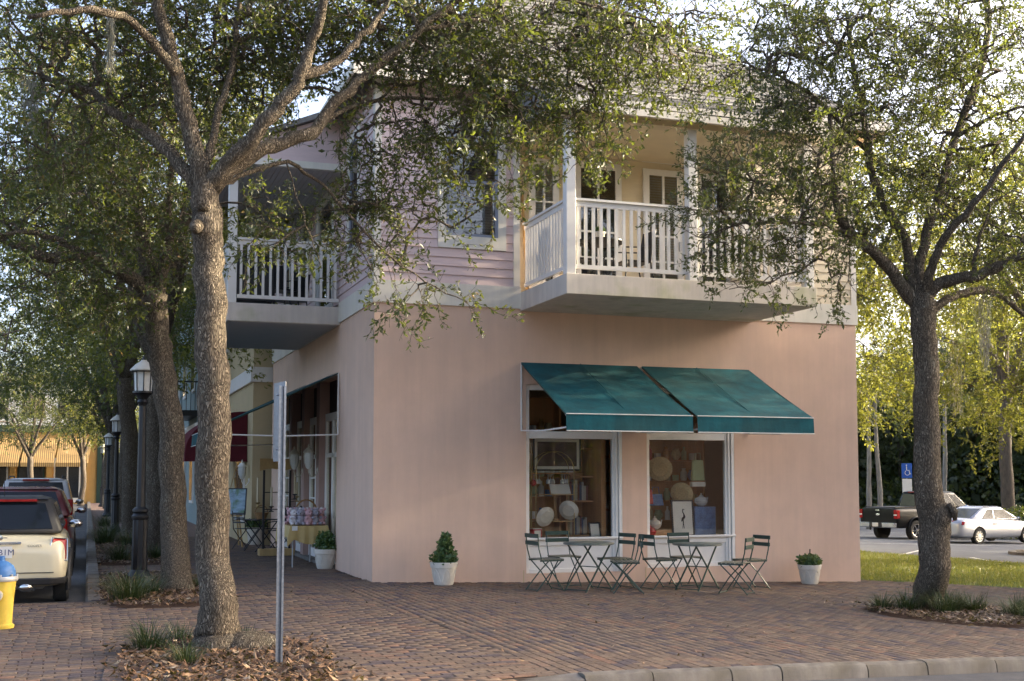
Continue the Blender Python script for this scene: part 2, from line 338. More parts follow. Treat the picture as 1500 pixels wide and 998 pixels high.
field(-.65, 15.5, -9.2, .6, 'y', lambda x, y: in_pave(x, y) and x >= SEAM(y)+.09)
def brick_vt():
    a, b = .0985, .0492; c = .006; h = .009
    v = [(-a,-b,-h),(a,-b,-h),(a,b,-h),(-a,b,-h),(-a+c,-b+c,0),(a-c,-b+c,0),(a-c,b-c,0),(-a+c,b-c,0)]
    f = [(4,5,6,7),(0,1,5,4),(1,2,6,5),(2,3,7,6),(3,0,4,7)]; return np.array(v), np.array(f)
bv, bf = brick_vt()
BR = np.array(bricks)
px = np.array([topx((x, y, gz(x))) for x, y, r in bricks])
vis = (px[:,0] > 5) & (px[:,0] < 1495) & (px[:,1] < 992) & (px[:,2] > 0)
order = np.argsort(np.where(vis, px[:,2], 1e9))
near = set(order[:300].tolist())
bme = bpy.data.meshes.new('brick'); bme.from_pydata(bv.tolist(), [], bf.tolist()); bme.materials.append(K['brick'])
for i in order[:300]:
    x, y, r = bricks[i]; o = link('brick', bme, pave); o.location = (x, y, gz(x)+rng.uniform(-.002,.0025)-(.004 if r < 1 and x > SEAM(y)-.12 else 0)); o.rotation_euler = (rng.normal(0,.006), rng.normal(0,.006), r+rng.normal(0,.008)); o.scale = (rng.uniform(.985,1.01), rng.uniform(.97,1.01), 1)
rest = np.array([i for i in range(len(bricks)) if i not in near])
B = BR[rest]; n = len(B); ang = B[:,2]+rng.normal(0,.008,n); ca, sa = np.cos(ang), np.sin(ang)
vv = np.zeros((n,8,3)); vv[:,:,0] = B[:,0,None]+bv[None,:,0]*ca[:,None]-bv[None,:,1]*sa[:,None]; vv[:,:,1] = B[:,1,None]+bv[None,:,0]*sa[:,None]+bv[None,:,1]*ca[:,None]
zz = -.0267*np.clip(vv[:,:,0],0,34); vv[:,:,2] = zz+bv[None,:,2]+rng.uniform(-.002,.0025,n)[:,None]+rng.normal(0,.006,n)[:,None]*bv[None,:,0]
vv[:,:,2] -= np.where((B[:,2] < 1)&(B[:,0] > -.55-.02*(B[:,1]+9)-.12)&(B[:,1] < 0), .004, 0)[:,None]
ff = (bf[None]+8*np.arange(n)[:,None,None]).reshape(-1,4)
tag(link('brick_field', npmesh('brick_field', vv.reshape(-1,3), ff, K['brick_a'], np.repeat(rng.random(n),5)), pave), kind='stuff')

# kerbs -----------------------------------------------------------------
def kerb_stone(length):
    prof = [(.0,-.35),(.0,-.005),(.012,.012),(.10,.016),(.145,.004),(.168,-.03),(.185,-.155),(.19,-.35)]   # (towards road, z)
    mb = MB(); n = len(prof); v = []; f = []
    for x in (0, length):
        for (a, z) in prof: v.append((x, -a, z))
    for i in range(n-1): f.append((i, i+1, n+i+1, n+i))
    f += [tuple(range(n)), tuple(range(n,2*n))[::-1]]
    return mb.add(v, f)
def kerb_run(name, pts, lens):
    k = struct(empty(name, (0,0,0)))
    a = Vector((*pts[0],0)); b = Vector((*pts[1],0)); d = (b-a).normalized(); s = 0; i = 0
    while s < (b-a).length:
        ln = min(lens[i % len(lens)], (b-a).length-s); i += 1
        if ln < .05: break
        p = a+d*s; o = kerb_stone(ln-.012).build('kerb_stone', K['kerb'], k, smooth=True); zz0 = gz(p.x); zz1 = gz(p.x+d.x*ln)
        o.location = (p.x, p.y, zz0+rng.uniform(-.004,.004)); o.rotation_euler = (0, -math.atan2(zz1-zz0, ln), math.atan2(d.y, d.x)); s += ln
    return k
fk = kerb_run('kerb_front', [(-.35,-9.15),(16,-8.45)], [.62,.75,.5,.9,.66,.8])
mb = MB(); x0 = -.35     # tapered end of the front kerb
mb.add([(x0-.01,-9.15,.012),(x0-.01,-9.33,-.02),(x0-.01,-9.34,-.2),(x0-.01,-9.15,-.2),(x0-.75,-9.17,-.03),(x0-.75,-9.24,-.04),(x0-.75,-9.34,-.2),(x0-.75,-9.15,-.2)],
       [(0,1,5,4),(1,2,6,5),(0,4,7,3),(4,5,6,7),(0,3,2,1)]).build('kerb_end', K['kerb'], fk)
kerb_run('kerb_driveway', [(6.95,-4.78),(20,-4.72)], [1.9,2.2])
def kerb_street():
    k = struct(empty('kerb_street', (0,0,0)))
    y = -2.0; 
    while y < 62:
        ln = 3.0; z1 = .085; z0 = .085 if y > -1.9 else -.03
        MB().add([(-4.16,y,-.3),(-3.97,y,-.3),(-3.97,y,z0),(-4.13,y,z0),(-4.16,y,z0-.03),(-4.16,y+ln-.012,-.3),(-3.97,y+ln-.012,-.3),(-3.97,y+ln-.012,z1),(-4.13,y+ln-.012,z1),(-4.16,y+ln-.012,z1-.03)],
            [(0,1,2,3,4),(9,8,7,6,5),(1,6,7,2),(2,7,8,3),(3,8,9,4),(4,9,5,0)]).build('kerb_stone', K['kerb'], k); y += ln
kerb_street()
# kerbed island and painted lines in the lot
def island(name, c, rx, ry):
    mb = MB(); n = 28; P = [(c[0]+rx*cos(2*pi*k/n), c[1]+ry*sin(2*pi*k/n)) for k in range(n)]; Q = [(c[0]+(rx-.2)*cos(2*pi*k/n), c[1]+(ry-.2)*sin(2*pi*k/n)) for k in range(n)]
    z = gz(c[0])-.12; v = [(x,y,z-.1) for x,y in P]+[(x,y,z+.15) for x,y in P]+[(x,y,z+.15) for x,y in Q]+[(x,y,z+.05) for x,y in Q]
    f = []
    for k in range(n):
        j = (k+1)%n
        for r in range(3): f.append((r*n+k, r*n+j, (r+1)*n+j, (r+1)*n+k))
    f.append(tuple(3*n+k for k in range(n))); return struct(mb.add(v, f).build(name, K['kerb']))
island('lot_island_kerb', (24.6,11.2), 2.4, 1.3)
for i, (a, b) in enumerate([((17.6,10.6),(21.5,14.4)), ((20.2,18.5),(28,17.0)), ((23.5,26.5),(32,23.5)), ((18.2,7.2),(19.4,9.8)), ((24,31.8),(34,28.5))]):
    d = Vector((b[0]-a[0], b[1]-a[1])).normalized(); nn = Vector((-d.y, d.x))*.06
    ln = sheet('painted_line', [(a[0]+nn.x,a[1]+nn.y),(b[0]+nn.x,b[1]+nn.y),(b[0]-nn.x,b[1]-nn.y),(a[0]-nn.x,a[1]-nn.y)], -.115, K['paint'])
# beds ------------------------------------------------------------------
for i, (x0, x1, y0, y1) in enumerate(BEDS):
    n = 26; poly = []
    for k in range(n):
        a = 2*pi*k/n; r = 1.0
        while r > .1 and not bed_in(i, (x0+x1)/2+r*1.05*cos(a)*(x1-x0)/2, (y0+y1)/2+r*1.05*sin(a)*(y1-y0)/2): r -= .02
        poly.append(((x0+x1)/2+(r+.05)*1.05*cos(a)*(x1-x0)/2, (y0+y1)/2+(r+.05)*1.05*sin(a)*(y1-y0)/2))
    mb = MB(); cx_, cy_ = (x0+x1)/2, (y0+y1)/2
    v = [(x, y, gz(x)-.012) for x, y in poly]+[(cx_+(x-cx_)*.75, cy_+(y-cy_)*.75, gz(x)+.03) for x, y in poly]+[(cx_, cy_, gz(cx_)+.05)]
    f = [(k, (k+1)%n, n+(k+1)%n, n+k) for k in range(n)]+[(n+k, n+(k+1)%n, 2*n) for k in range(n)]
    struct(mb.add(v, f).build('mulch_bed', K['mulch'], smooth=True))
def scatter(name, pts, m, lo, hi, lift=.02, parent=None):
    n = len(pts); P = np.array(pts); ln = rng.uniform(lo, hi, n)[:,None]; w = ln*rng.uniform(.25,.5,(n,1))
    a = rng.uniform(0, 2*pi, n); d = np.stack([np.cos(a), np.sin(a), rng.normal(0,.35,n)],1); s = np.stack([-np.sin(a), np.cos(a), rng.normal(0,.4,n)],1)
    z = np.zeros((n,3)); z[:,2] = rng.uniform(.002, lift, n); c = P+z
    bend = np.zeros((n,3)); bend[:,2] = rng.uniform(0,.3,n)*ln[:,0]
    v = np.stack([c-d*ln/2+bend, c+s*w/2, c+d*ln/2+bend, c-s*w/2],1); v[:,:,2] = np.maximum(v[:,:,2], c[:,None,2]-lift*.5)
    idx = np.arange(n)[:,None]*4; f = np.concatenate([idx+np.array([[0,1,2]]), idx+np.array([[0,2,3]])],0)
    return link(name, npmesh(name, v.reshape(-1,3), f, m, np.tile(rng.random(n),2)), parent)
pts = []
for i, cnt in ((0,5200),(1,3200),(2,600),(3,1200),(4,2600)):
    x0, x1, y0, y1 = BEDS[i]; c = 0
    while c < cnt:
        x = rng.uniform(x0-.12, x1+.18); y = rng.uniform(y0-.1, y1+.1)
        if bed_in(i, x, y) or rng.random() < .10: pts.append((x, y, gz(x)+.03)); c += 1
tag(scatter('mulch_litter', pts, K['litter'], .03, .10, .035), 'brown leaf litter and bark chips covering the tree beds', 'leaf litter', kind='stuff')
pts = []
while len(pts) < 420:
    x = rng.uniform(-6,12); y = rng.uniform(-9,8)
    if in_pave(x, y): pts.append((x, y, gz(x)+.002))
tag(scatter('fallen_leaves', pts, K['litter'], .03, .07, .008), 'few dry leaves and crumbs scattered over the brick paving', 'leaf litter', kind='stuff')
sp = MB().add([(-3.95,-8.98,.004),(-3.79,-8.96,.004),(-3.74,-8.83,.012),(-3.9,-8.84,.004),(-3.95,-8.98,.007),(-3.79,-8.96,.007),(-3.74,-8.83,.015),(-3.9,-8.84,.007)],[(0,3,2,1),(4,5,6,7),(0,1,5,4),(1,2,6,5),(2,3,7,6),(3,0,4,7)]).build('paper_scrap', K['white'])
tag(sp, 'small white scrap of paper lying on the bricks left of the nearest tree', 'paper')
# soldier edging bricks left of the front bed
ek = empty('bed_edging', (0,0,0)); tag(ek, 'single row of edging bricks along the left side of the nearest tree bed', 'edging')
bme2 = bme
for j in range(22):
    y = -9.35+j*.106
    if y > -7.05: break
    o = link('brick', bme2, ek); o.location = (-4.0+.006*j, y, .012+rng.uniform(0,.008)); o.rotation_euler = (rng.normal(0,.02), rng.normal(0,.02), rng.normal(0,.03))
# lawn blades
pts = []
def inpoly(x, y, P):
    c = False; j = len(P)-1
    for i in range(len(P)):
        if (P[i][1] > y) != (P[j][1] > y) and x < (P[j][0]-P[i][0])*(y-P[i][1])/(P[j][1]-P[i][1])+P[i][0]: c = not c
        j = i
    return c
def blades(pts, h, w, lean):
    n = len(pts); P = np.array(pts); a = rng.uniform(0,2*pi,n); d = np.stack([np.cos(a),np.sin(a),np.zeros(n)],1); s = np.stack([-np.sin(a),np.cos(a),np.zeros(n)],1)
    hh = rng.uniform(.5,1.1,n)[:,None]*h; ln = rng.uniform(.1,1,n)[:,None]*lean; up = np.array([[0,0,1]])
    v = np.stack([P-s*w/2, P+s*w/2, P+d*ln*hh+up*hh],1); return v, np.arange(n*3).reshape(n,3)
while len(pts) < 60000:
    x = rng.uniform(8.8,20); y = rng.uniform(-4.6,14)
    if inpoly(x, y, LAWN): pts.append((x, y, gz(x)-.006))
v, f = blades(pts, .07, .014, .8)
tag(link('lawn_grass', npmesh('lawn_grass', v.reshape(-1,3), f, K['lawn_blade'], rng.random(len(f)))), 'short mown grass blades of the lawn beside the pink building', 'grass', kind='stuff')

# ================================================================== the pink corner house
house = empty('corner_house', (0,0,0)); tag(house, 'two-storey pink corner building with stucco below, clapboard siding and balconies above', 'building')
FR = lambda u, d, z: (u, -d, z)          # front facade: u = x, d = outwards
LF = lambda u, d, z: (-d, u, z)          # left facade: u = y
def mbox(M_, mb, u0, u1, d0, d1, z0, z1):
    a = M_(u0, d0, z0); b = M_(u1, d1, z1)
    return mb.box(min(a[0],b[0]), max(a[0],b[0]), min(a[1],b[1]), max(a[1],b[1]), min(a[2],b[2]), max(a[2],b[2]))
def holed(M_, u0, u1, z0, z1, d0, d1, holes, name, m, parent):
    mb = MB(); us = sorted(set([u0, u1]+[h[0] for h in holes]+[h[1] for h in holes]))
    for a, b in zip(us[:-1], us[1:]):
        zs = [z0]; hs = sorted([h for h in holes if h[0] <= a+1e-6 and h[1] >= b-1e-6], key=lambda h: h[2]); z = z0
        for h in hs:
            if h[2] > z: mbox(M_, mb, a, b, d0, d1, z, h[2])
            z = h[3]
        if z < z1: mbox(M_, mb, a, b, d0, d1, z, z1)
    return mb.build(name, m, parent)
W1 = (2.52, 4.22, .06, 3.12); W2 = (4.67, 6.33, .10, 3.12)
holed(FR, 0, 8.84, -.5, 4.36, -.25, 0, [W1, W2], 'wall', K['stucco'], house)
holed(LF, .25, 11.0, -.5, 4.36, -.25, 0, [(2.95, 9.4, .0, 3.42)], 'wall', K['stucco'], house)
MB().box(8.59, 8.84, .25, 11.0, -.6, 7.95).build('wall', K['stucco'], house)
MB().box(.25, 8.59, 10.75, 11.0, -.5, 7.95).build('wall', K['stucco'], house)
K['floor_wood'] = mat('shop_floor', (.36,.21,.10), .5, .2, 6, stretch=(.3,4,1))
MB().box(.26, 8.58, .26, 10.74, -.1, .02).build('floor', K['floor_wood'], house)
K['inner'] = mat('shop_plaster', (.68,.54,.36), .85, .1, 2)
MB().box(.26, 8.58, 3.4, 3.5, .03, 4.29).build('shop_back_wall', K['inner'], house)
MB().box(.26, 8.58, .26, 10.74, 4.30, 4.34).build('ceiling', K['inner'], house)
# faint control joints under the windows
for x in (2.52, 4.68): MB().box(x-.05, x-.038, -.004, .01, gz(x)-.02, .12).build('control_joint', K['stucco_beige'], house)
# band between the floors
MB().box(-.03, 2.42, -.03, .03, 4.345, 4.70).build('band_board', K['trim'], house); MB().box(6.70, 8.87, -.03, .03, 4.345, 4.70).build('band_board', K['trim'], house)
MB().box(-.03, .03, .031, 2.76, 4.345, 4.70).build('band_board', K['trim'], house); MB().box(-.03, .03, 7.2, 11.0, 4.345, 4.70).build('band_board', K['trim'], house)
# shop windows
def shop_window(h):
    x0, x1, z0, z1 = h; w = empty('shop_window', (0,0,0)); w.parent = house
    f = MB()
    for (a, b, c, d) in ((x0, x0+.07, z0, z1), (x1-.16, x1, z0, z1), (x0+.07, x1-.16, z1-.09, z1), (x0+.07, x1-.16, z0, z0+.07), (x0+.07, x1-.16, .50, .62), (x0+.07, x1-.16, 2.24, 2.36)):
        f.box(a, b, .04, .12, c, d)
    f.box(x1-.06, x1, .0, .04, z0, z1); f.box(x1-.115, x1-.075, .015, .04, z0, z1)
    f.build('frame', K['white'], w, bevel=.006)
    MB().box(x0-.0, x1, -.03, .04, .60, .635).build('sill', K['white'], w, bevel=.005)
    MB().box(x0+.07, x1-.16, .07, .09, z0+.07, .50).build('lower_panel', K['white'], w)
    MB().box(x0+.07, x1-.16, .075, .081, .62, 2.24).build('pane', K['glass'], w)
    MB().box(x0+.07, x1-.16, .075, .081, 2.36, z1-.09).build('transom_pane', K['glass'], w)
    return w
shop_window(W1); shop_window(W2)
# left shop front --------------------------------------------------------
K['pilaster'] = mat('mauve_pilaster', (.36,.24,.20), .8, .08, 3, .2, 80)
sf = empty('shop_front', (0,0,0)); sf.parent = house
ys = [2.95, 4.55, 6.25, 7.85, 9.4]
for y in ys[1:-1]: MB().box(-.05, .2, y-.16, y+.16, 0, 3.41).build('pilaster', K['pilaster'], sf)
MB().box(.14, .18, 2.96, 9.39, 2.80, 3.41).build('transom_panel', K['dark'], sf)
for i in range(4):
    a = ys[i]+(.17 if i else .01); b = ys[i+1]-(.17 if i < 3 else .01)
    f = MB(); mid = (a+b)/2
    for (u, v, c, d) in ((a, a+.1, .0, 2.8), (b-.1, b, .0, 2.8), (a+.1, b-.1, 2.66, 2.8), (a+.1, b-.1, .0, .22), (mid-.05, mid+.05, .22, 2.66), (a+.1, b-.1, 1.98, 2.06)): f.box(.06, .12, u, v, c, d)
    if i in (1, 3):
        for z in (.75, 1.2, 1.6): f.box(.075, .105, a+.1, b-.1, z-.015, z+.015)
    f.build('frame', K['white'], sf)
    MB().box(.088, .092, a+.1, b-.1, .22, 2.66).build('pane', K['glass2'], sf)
    c = MB(); n = 40; v = []; fc = []
    for k in range(n+1):
        y = a+.1+(b-a-.2)*k/n; x = .19+.018*sin(k*1.3)
        v += [(x, y, .2), (x, y, 2.66)]
    for k in range(n): fc.append((2*k, 2*k+2, 2*k+3, 2*k+1))
    c.add(v, fc).build('curtain', K['curtain'], sf, smooth=True)
MB().box(-.10, .14, 2.95, 9.4, -.06, .06).build('threshold', K['kerb'], sf)
# scroll wall lanterns on the pilasters
def wall_lantern(loc, label, m, s=1):
    t = empty('wall_lantern', loc, 0, label, 'lantern', 'wall lanterns of the side shops')
    MB().lathe([(.06,-.02),(.06,.0),(.03,.02)], 12).build('back_plate', m, t).rotation_euler = (0, -pi/2, 0)
    MB().tube([(0,0,-.05),(-.08,0,-.16),(-.16,0,-.14),(-.2,0,-.04),(-.2,0,.02)], .012, 8).build('arm', m, t, smooth=True)
    MB().lathe([(.03,.0),(.06,.03),(.10,.14),(.115,.28),(.10,.36)], 8, (-.2,0,.02)).build('glass', K['lamp_glass'], t, smooth=True)
    MB().lathe([(.13,.36),(.12,.39),(.06,.46),(.02,.49),(.025,.52),(.0,.57)], 12, (-.2,0,.02)).build('cap', m, t, smooth=True)
    r = MB()
    for k in range(4):
        a = 2*pi*k/4+.4; r.tube([(-.2+.035*cos(a), .035*sin(a), .02),(-.2+.105*cos(a), .105*sin(a), .16),(-.2+.12*cos(a), .12*sin(a), .3),(-.2+.105*cos(a), .105*sin(a), .38)], .007, 5)
    r.build('cage', m, t); t.scale = (s, s, s); return t
K['ant_white'] = mat('antique_white_metal', (.52,.49,.40), .5, .15, 20)
wall_lantern((-.05, 4.55, 1.75), 'ornate white scroll lantern on the pilaster nearest the building corner', K['ant_white'], .85)
wall_lantern((-.05, 6.25, 1.75), 'ornate white scroll lantern behind the black candle stand', K['ant_white'], .85)
# upper walls and clapboards ---------------------------------------------
MB().box(.03, 2.42, .03, .25, 4.36, 7.95).build('upper_wall', K['siding'], house)
MB().box(6.68, 8.59, .03, .25, 4.36, 7.95).build('upper_wall', K['cream'], house)  # cream to match its boards, warm light in the colour
MB().box(.03, .25, .25, 10.75, 4.36, 7.95).build('upper_wall', K['siding'], house)
MB().box(2.42, 6.68, .43, .55, 4.36, 7.95).build('porch_back_wall', K['cream'], house)
MB().box(2.30, 2.418, .03, .43, 4.62, 7.95).build('porch_side_wall', K['cream'], house); MB().box(6.682, 6.80, .03, .43, 4.62, 7.95).build('porch_side_wall', K['cream'], house)
MB().box(.26, 8.58, .56, 10.74, 4.34, 4.42).build('upper_floor', K['floor_wood'], house)
MB().box(.26, 8.58, 2.2, 2.3, 4.43, 7.95).build('upper_inner_wall', K['inner'], house)
PITCH = .143
def clap(M_, u0, u1, z, m):
    if u1-u0 < .02: return
    prof = [(-.029, z), (.012, z), (-.008, z+PITCH), (-.029, z+PITCH)]
    v = [M_(u0, d, zz) for d, zz in prof]+[M_(u1, d, zz) for d, zz in prof]
    MB().add(v, [(0,1,2,3),(4,5,6,7),(0,1,5,4),(1,2,6,5),(2,3,7,6),(3,0,4,7)]).build('clapboard', m, house)
def siding(M_, u0, u1, z0, z1, holes, m):
    z = z0
    while z < z1-.05:
        segs = [(u0, u1)]
        for (a, b, c, d) in holes:
            if z < d-.02 and z+PITCH > c+.02:
                ns = []
                for (s, e) in segs:
                    if b <= s or a >= e: ns.append((s, e))
                    else:
                        if a > s: ns.append((s, a))
                        if b < e: ns.append((b, e))
                segs = ns
        for s, e in segs: clap(M_, s, e, z, m)
        z += PITCH
UW = (1.02, 2.17, 5.28, 7.42)
siding(FR, .09, 2.30, 4.70, 7.9, [UW], K['siding'])
siding(FR, 6.80, 8.75, 4.70, 7.9, [], K['cream'])  # right-hand boards cream where the rest is pink: warm light put into the colour
LH = [(1.15, 2.15, 5.3, 7.5), (3.4, 5.2, 4.6, 7.0), (6.0, 6.9, 5.3, 7.3), (8.4, 9.4, 5.3, 7.3)]
siding(LF, .09, 10.9, 4.70, 7.9, LH, K['siding'])
for M_, u in ((FR, -.018), (FR, 8.75), (LF, -.0)):
    mb = MB(); mbox(M_, mb, u, u+.11, -.02, .02, 4.70, 7.93); mb.build('corner_board', K['trim'], house)
for u in (2.30, 6.69): MB().box(u, u+.11, -.02, .02, 4.70, 7.0).build('corner_board', K['trim'], house)
K['sash'] = mat('blue_grey_sash', (.23,.25,.30), .5)
def up_window(M_, h, blinds=True, name='window', casing=K['trim'], sashm=K['sash']):
    u0, u1, z0, z1 = h; w = empty(name, (0,0,0)); w.parent = house; c = MB(); t = .135
    for (a, b, e, f) in ((u0, u0+t, z0, z1), (u1-t, u1, z0, z1), (u0+t, u1-t, z1-t, z1), (u0+t, u1-t, z0, z0+t*1.5)): mbox(M_, c, a, b, -.03, .024, e, f)
    c.build('casing', casing, w)
    a, b, e, f = u0+t, u1-t, z0+t*1.5, z1-t; s = MB(); k = .045; mid = (e+f)/2
    for (p, q, r, x) in ((a, a+k, e, f), (b-k, b, e, f), (a+k, b-k, e, e+k), (a+k, b-k, f-k, f), (a+k, b-k, mid-.025, mid+.025)): mbox(M_, s, p, q, -.028, .002, r, x)
    s.build('sash', sashm, w)
    g = MB(); mbox(M_, g, a+k, b-k, -.024, -.02, e+k, f-k); g.build('pane', K['upglass'], w)
    g = MB(); mbox(M_, g, a, b, -.0297, -.0287, e, f); g.build('room_shade', K['dark'], w)  # dark sheet behind the pane paints in an unlit room
    if blinds:
        g = MB(); z = e+.1
        while z < f-.05: mbox(M_, g, a+.05, b-.05, -.0275, -.0255, z, z+.03); z += .045
        g.build('blind', K['white'] if blinds == 2 else K['blind2'], w)
    return w
K['upglass'] = glass_mat('upper_glass', (.8,.8,.78), .9); K['blind2'] = mat('grey_blind', (.16,.15,.14), .6)
# the wall behind is solid, so a dark sheet in front paints in room shade
up_window(FR, UW, True)
for h in LH[:1]+LH[2:]: up_window(LF, h, False)
w = up_window(LF, LH[1], 2, 'balcony_door', K['white'], K['white'])
# porch doors and transoms on the front balcony
def porch_door(x0, x1, z1, dark, trz):
    y = .43; w = empty('balcony_door', (0,0,0)); w.parent = house; f = MB(); t = .11; mid = (x0+x1)/2
    for (a, b, c, d) in ((x0, x0+t, 4.66, z1), (x1-t, x1, 4.66, z1), (x0+t, x1-t, z1-t, z1), (x0+t, x1-t, 4.66, 4.9), (mid-.02, mid+.02, 4.9, z1-t)): f.box(a, b, y-.045, y-.002, c, d)
    for z in (5.35, 5.8, 6.25): f.box(x0+t, x1-t, y-.04, y-.006, z-.015, z+.015)
    f.build('frame', K['white'], w)
    MB().box(x0+t, x1-t, y-.022, y-.018, 4.9, z1-t).build('pane', K['upglass'], w)
    g = MB(); z = 4.92
    while z < z1-t-.03: g.box(x0+t+.01, x1-t-.01, y-.013, y-.004, z, z+.028); z += .045
    g.build('blind', K['blind'] if dark else K['white'], w)
    if dark: MB().box(x0+t, x1-t, y-.0035, y-.001, 4.9, z1-t).build('room_shade', K['dark'], w)  # dark sheet for room shade behind the blind
    MB().box(x1-t+.02, x1-t+.05, y-.075, y-.045, 5.55, 5.72).build('handle', K['frame_grey'], w)
    if trz:
        tw = empty('transom_window', (0,0,0)); tw.parent = house; f = MB(); a0, a1 = x0-.02, x1+.12
        for (a, b, c, d) in ((a0, a0+.06, trz, trz+.62), (a1-.06, a1, trz, trz+.62), (a0+.06, a1-.06, trz, trz+.06), (a0+.06, a1-.06, trz+.56, trz+.62), ((a0+a1)/2-.02, (a0+a1)/2+.02, trz+.06, trz+.56)): f.box(a, b, y-.04, y-.002, c, d)
        f.build('frame', K['white'], tw); MB().box(a0+.06, a1-.06, y-.02, y-.016, trz+.06, trz+.56).build('pane', K['upglass'], tw)
        MB().box(a0+.06, a1-.06, y-.008, y-.002, trz+.06, trz+.56).build('room_shade', K['dark'], tw)  # shade of an unlit room put in as a dark sheet
porch_door(2.72, 3.26, 6.98, False, 7.08); porch_door(3.55, 4.42, 7.0, True, 7.12); porch_door(4.84, 5.6, 6.98, False, 7.1); porch_door(5.86, 6.56, 6.98, True, 7.1)
# front balcony ----------------------------------------------------------
def balcony(name, x0, x1, y0, y1, zs, zt, rails, posts, ztop, soffit_m):
    b = empty(name, (0,0,0)); b.parent = house
    MB().box(x0, x1, y0, y1, zs, zt).build('slab', K['concrete_paint'], b, bevel=.006)
    for (px_, py_) in posts:
        MB().box(px_-.075, px_+.075, py_-.075, py_+.075, zt, ztop).build('post', K['white'], b, bevel=.006)
    zr = zt+1.10
    for (p, q) in rails:
        p = Vector((*p, 0)); q = Vector((*q, 0)); L_ = (q-p).length; d = (q-p).normalized(); nrm = Vector((-d.y, d.x, 0))
        MB().bar(p+Vector((0,0,zr+.03)), q+Vector((0,0,zr+.03)), .11, .035).build('top_rail', K['white'], b)
        MB().bar(p+Vector((0,0,zr-.03)), q+Vector((0,0,zr-.03)), .045, .08).build('sub_rail', K['white'], b)
        MB().bar(p+Vector((0,0,zt+.12)), q+Vector((0,0,zt+.12)), .05, .06).build('bottom_rail', K['white'], b)
        k = max(2, int(L_/.122)); me = None
        for i in range(k):
            c = p+d*(L_*(i+.5)/k)
            if me is None:
                o = MB().box(-.021,.021,-.021,.021, zt+.15, zr-.07).build('baluster', K['white'], b); me = o.data
            else: o = link('baluster', me, b)
            o.location = c; o.rotation_euler = (0,0,math.atan2(d.y, d.x))
    return b
balcony('front_balcony', 2.42, 6.70, -2.03, -.0, 4.31, 4.615,
        [((2.58,-1.94),(4.45,-1.94)), ((4.61,-1.94),(6.52,-1.94)), ((2.505,-1.86),(2.505,-.02)), ((6.595,-1.86),(6.595,-.02))], [(2.505,-1.94),(4.53,-1.94),(6.595,-1.94),(6.595,.05)], 6.97, K['soffit'])
MB().box(2.3, 6.80, -2.06, -1.82, 6.97, 7.10).build('porch_beam', K['cream'], house)
MB().box(2.3, 6.80, -2.28, .42, 7.102, 7.13).build('porch_ceiling', K['cream'], house)
MB().box(2.22, 6.88, -2.36, -2.30, 6.99, 7.20).build('fascia', K['trim'], house)
lb = balcony('side_balcony', -1.97, -.0, 2.76, 7.2, 4.31, 4.63, [((-1.80,2.82),(-.02,2.82)), ((-1.89,2.92),(-1.89,7.02))], [(-1.89,2.84),(-1.89,7.1)], 6.95, K['soffit'])
g = MB()
for i in range(42): y = 2.80+i*.104; g.box(-1.9, -.06, y, y+.088, 4.298, 4.309)
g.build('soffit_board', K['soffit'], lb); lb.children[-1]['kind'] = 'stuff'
pr_ = empty('side_porch_roof', (0,0,0)); pr_.parent = house
g = MB()
for i in range(24): x = -2.2+i*.092; g.box(x, x+.08, 2.45, 7.5, 6.985, 7.0)
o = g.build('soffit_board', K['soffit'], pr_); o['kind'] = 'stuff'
MB().box(-2.25, -.0, 2.4, 7.55, 7.0, 7.12).build('soffit', K['trim'], pr_)
MB().add([(-2.35,2.3,7.12),(-2.35,7.65,7.12),(-.0,7.65,8.1),(-.0,2.3,8.1),(-2.35,2.3,7.2),(-2.35,7.65,7.2),(-.0,7.65,8.2),(-.0,2.3,8.2)], [(0,1,2,3),(4,5,6,7),(0,1,5,4),(1,2,6,5),(2,3,7,6),(3,0,4,7)]).build('roof_slope', K['shingle'], pr_)
MB().prism([(-2.3,2.44,7.12),(-.0,2.44,7.12),(-.0,2.44,8.09)], (0,.06,0)).build('gable_panel', K['siding'], pr_); MB().prism([(-2.3,7.48,7.12),(-.0,7.48,7.12),(-.0,7.48,8.09)], (0,.06,0)).build('gable_panel', K['siding'], pr_)
# roof ---------------------------------------------------------------------
roof = empty('roof', (0,0,0)); roof.parent = house
SL = .458; SM = .80; E0 = .45; ZE = 7.97
def zroof(d): return ZE+(E0-d)*(SL if d > E0 else SM)
def slope_courses(M_, half0, half1, length, ext=None):
    """u along the eave, d outwards; courses climb inwards"""
    v = []; f = []; d = ext[2] if ext else E0; 
    while d > -length:
        d2 = d-.155
        if ext and d > E0+1e-6: a, b = ext[0], ext[1]; a2, b2 = a, b
        else: a = half0-E0+(E0-d); b = half1+E0-(E0-d); a2 = a+.155; b2 = b-.155
        if b2-a2 < .05: break
        z = zroof(d); z2 = zroof(d2); n = len(v)
        nseg = max(1, int((b-a)/.6)); 
        for k in range(nseg+1):
            t = k/nseg; j = rng.uniform(-.003,.003)
            v += [M_(a+(b-a)*t, d, z+.004), M_(a+(b-a)*t, d, z+.022+j), M_(a2+(b2-a2)*t, d2-.01, z2+.010)]
        for k in range(nseg):
            q = n+3*k; f += [(q, q+3, q+4, q+1), (q+1, q+4, q+5, q+2)]
        d = d2
    return v, f
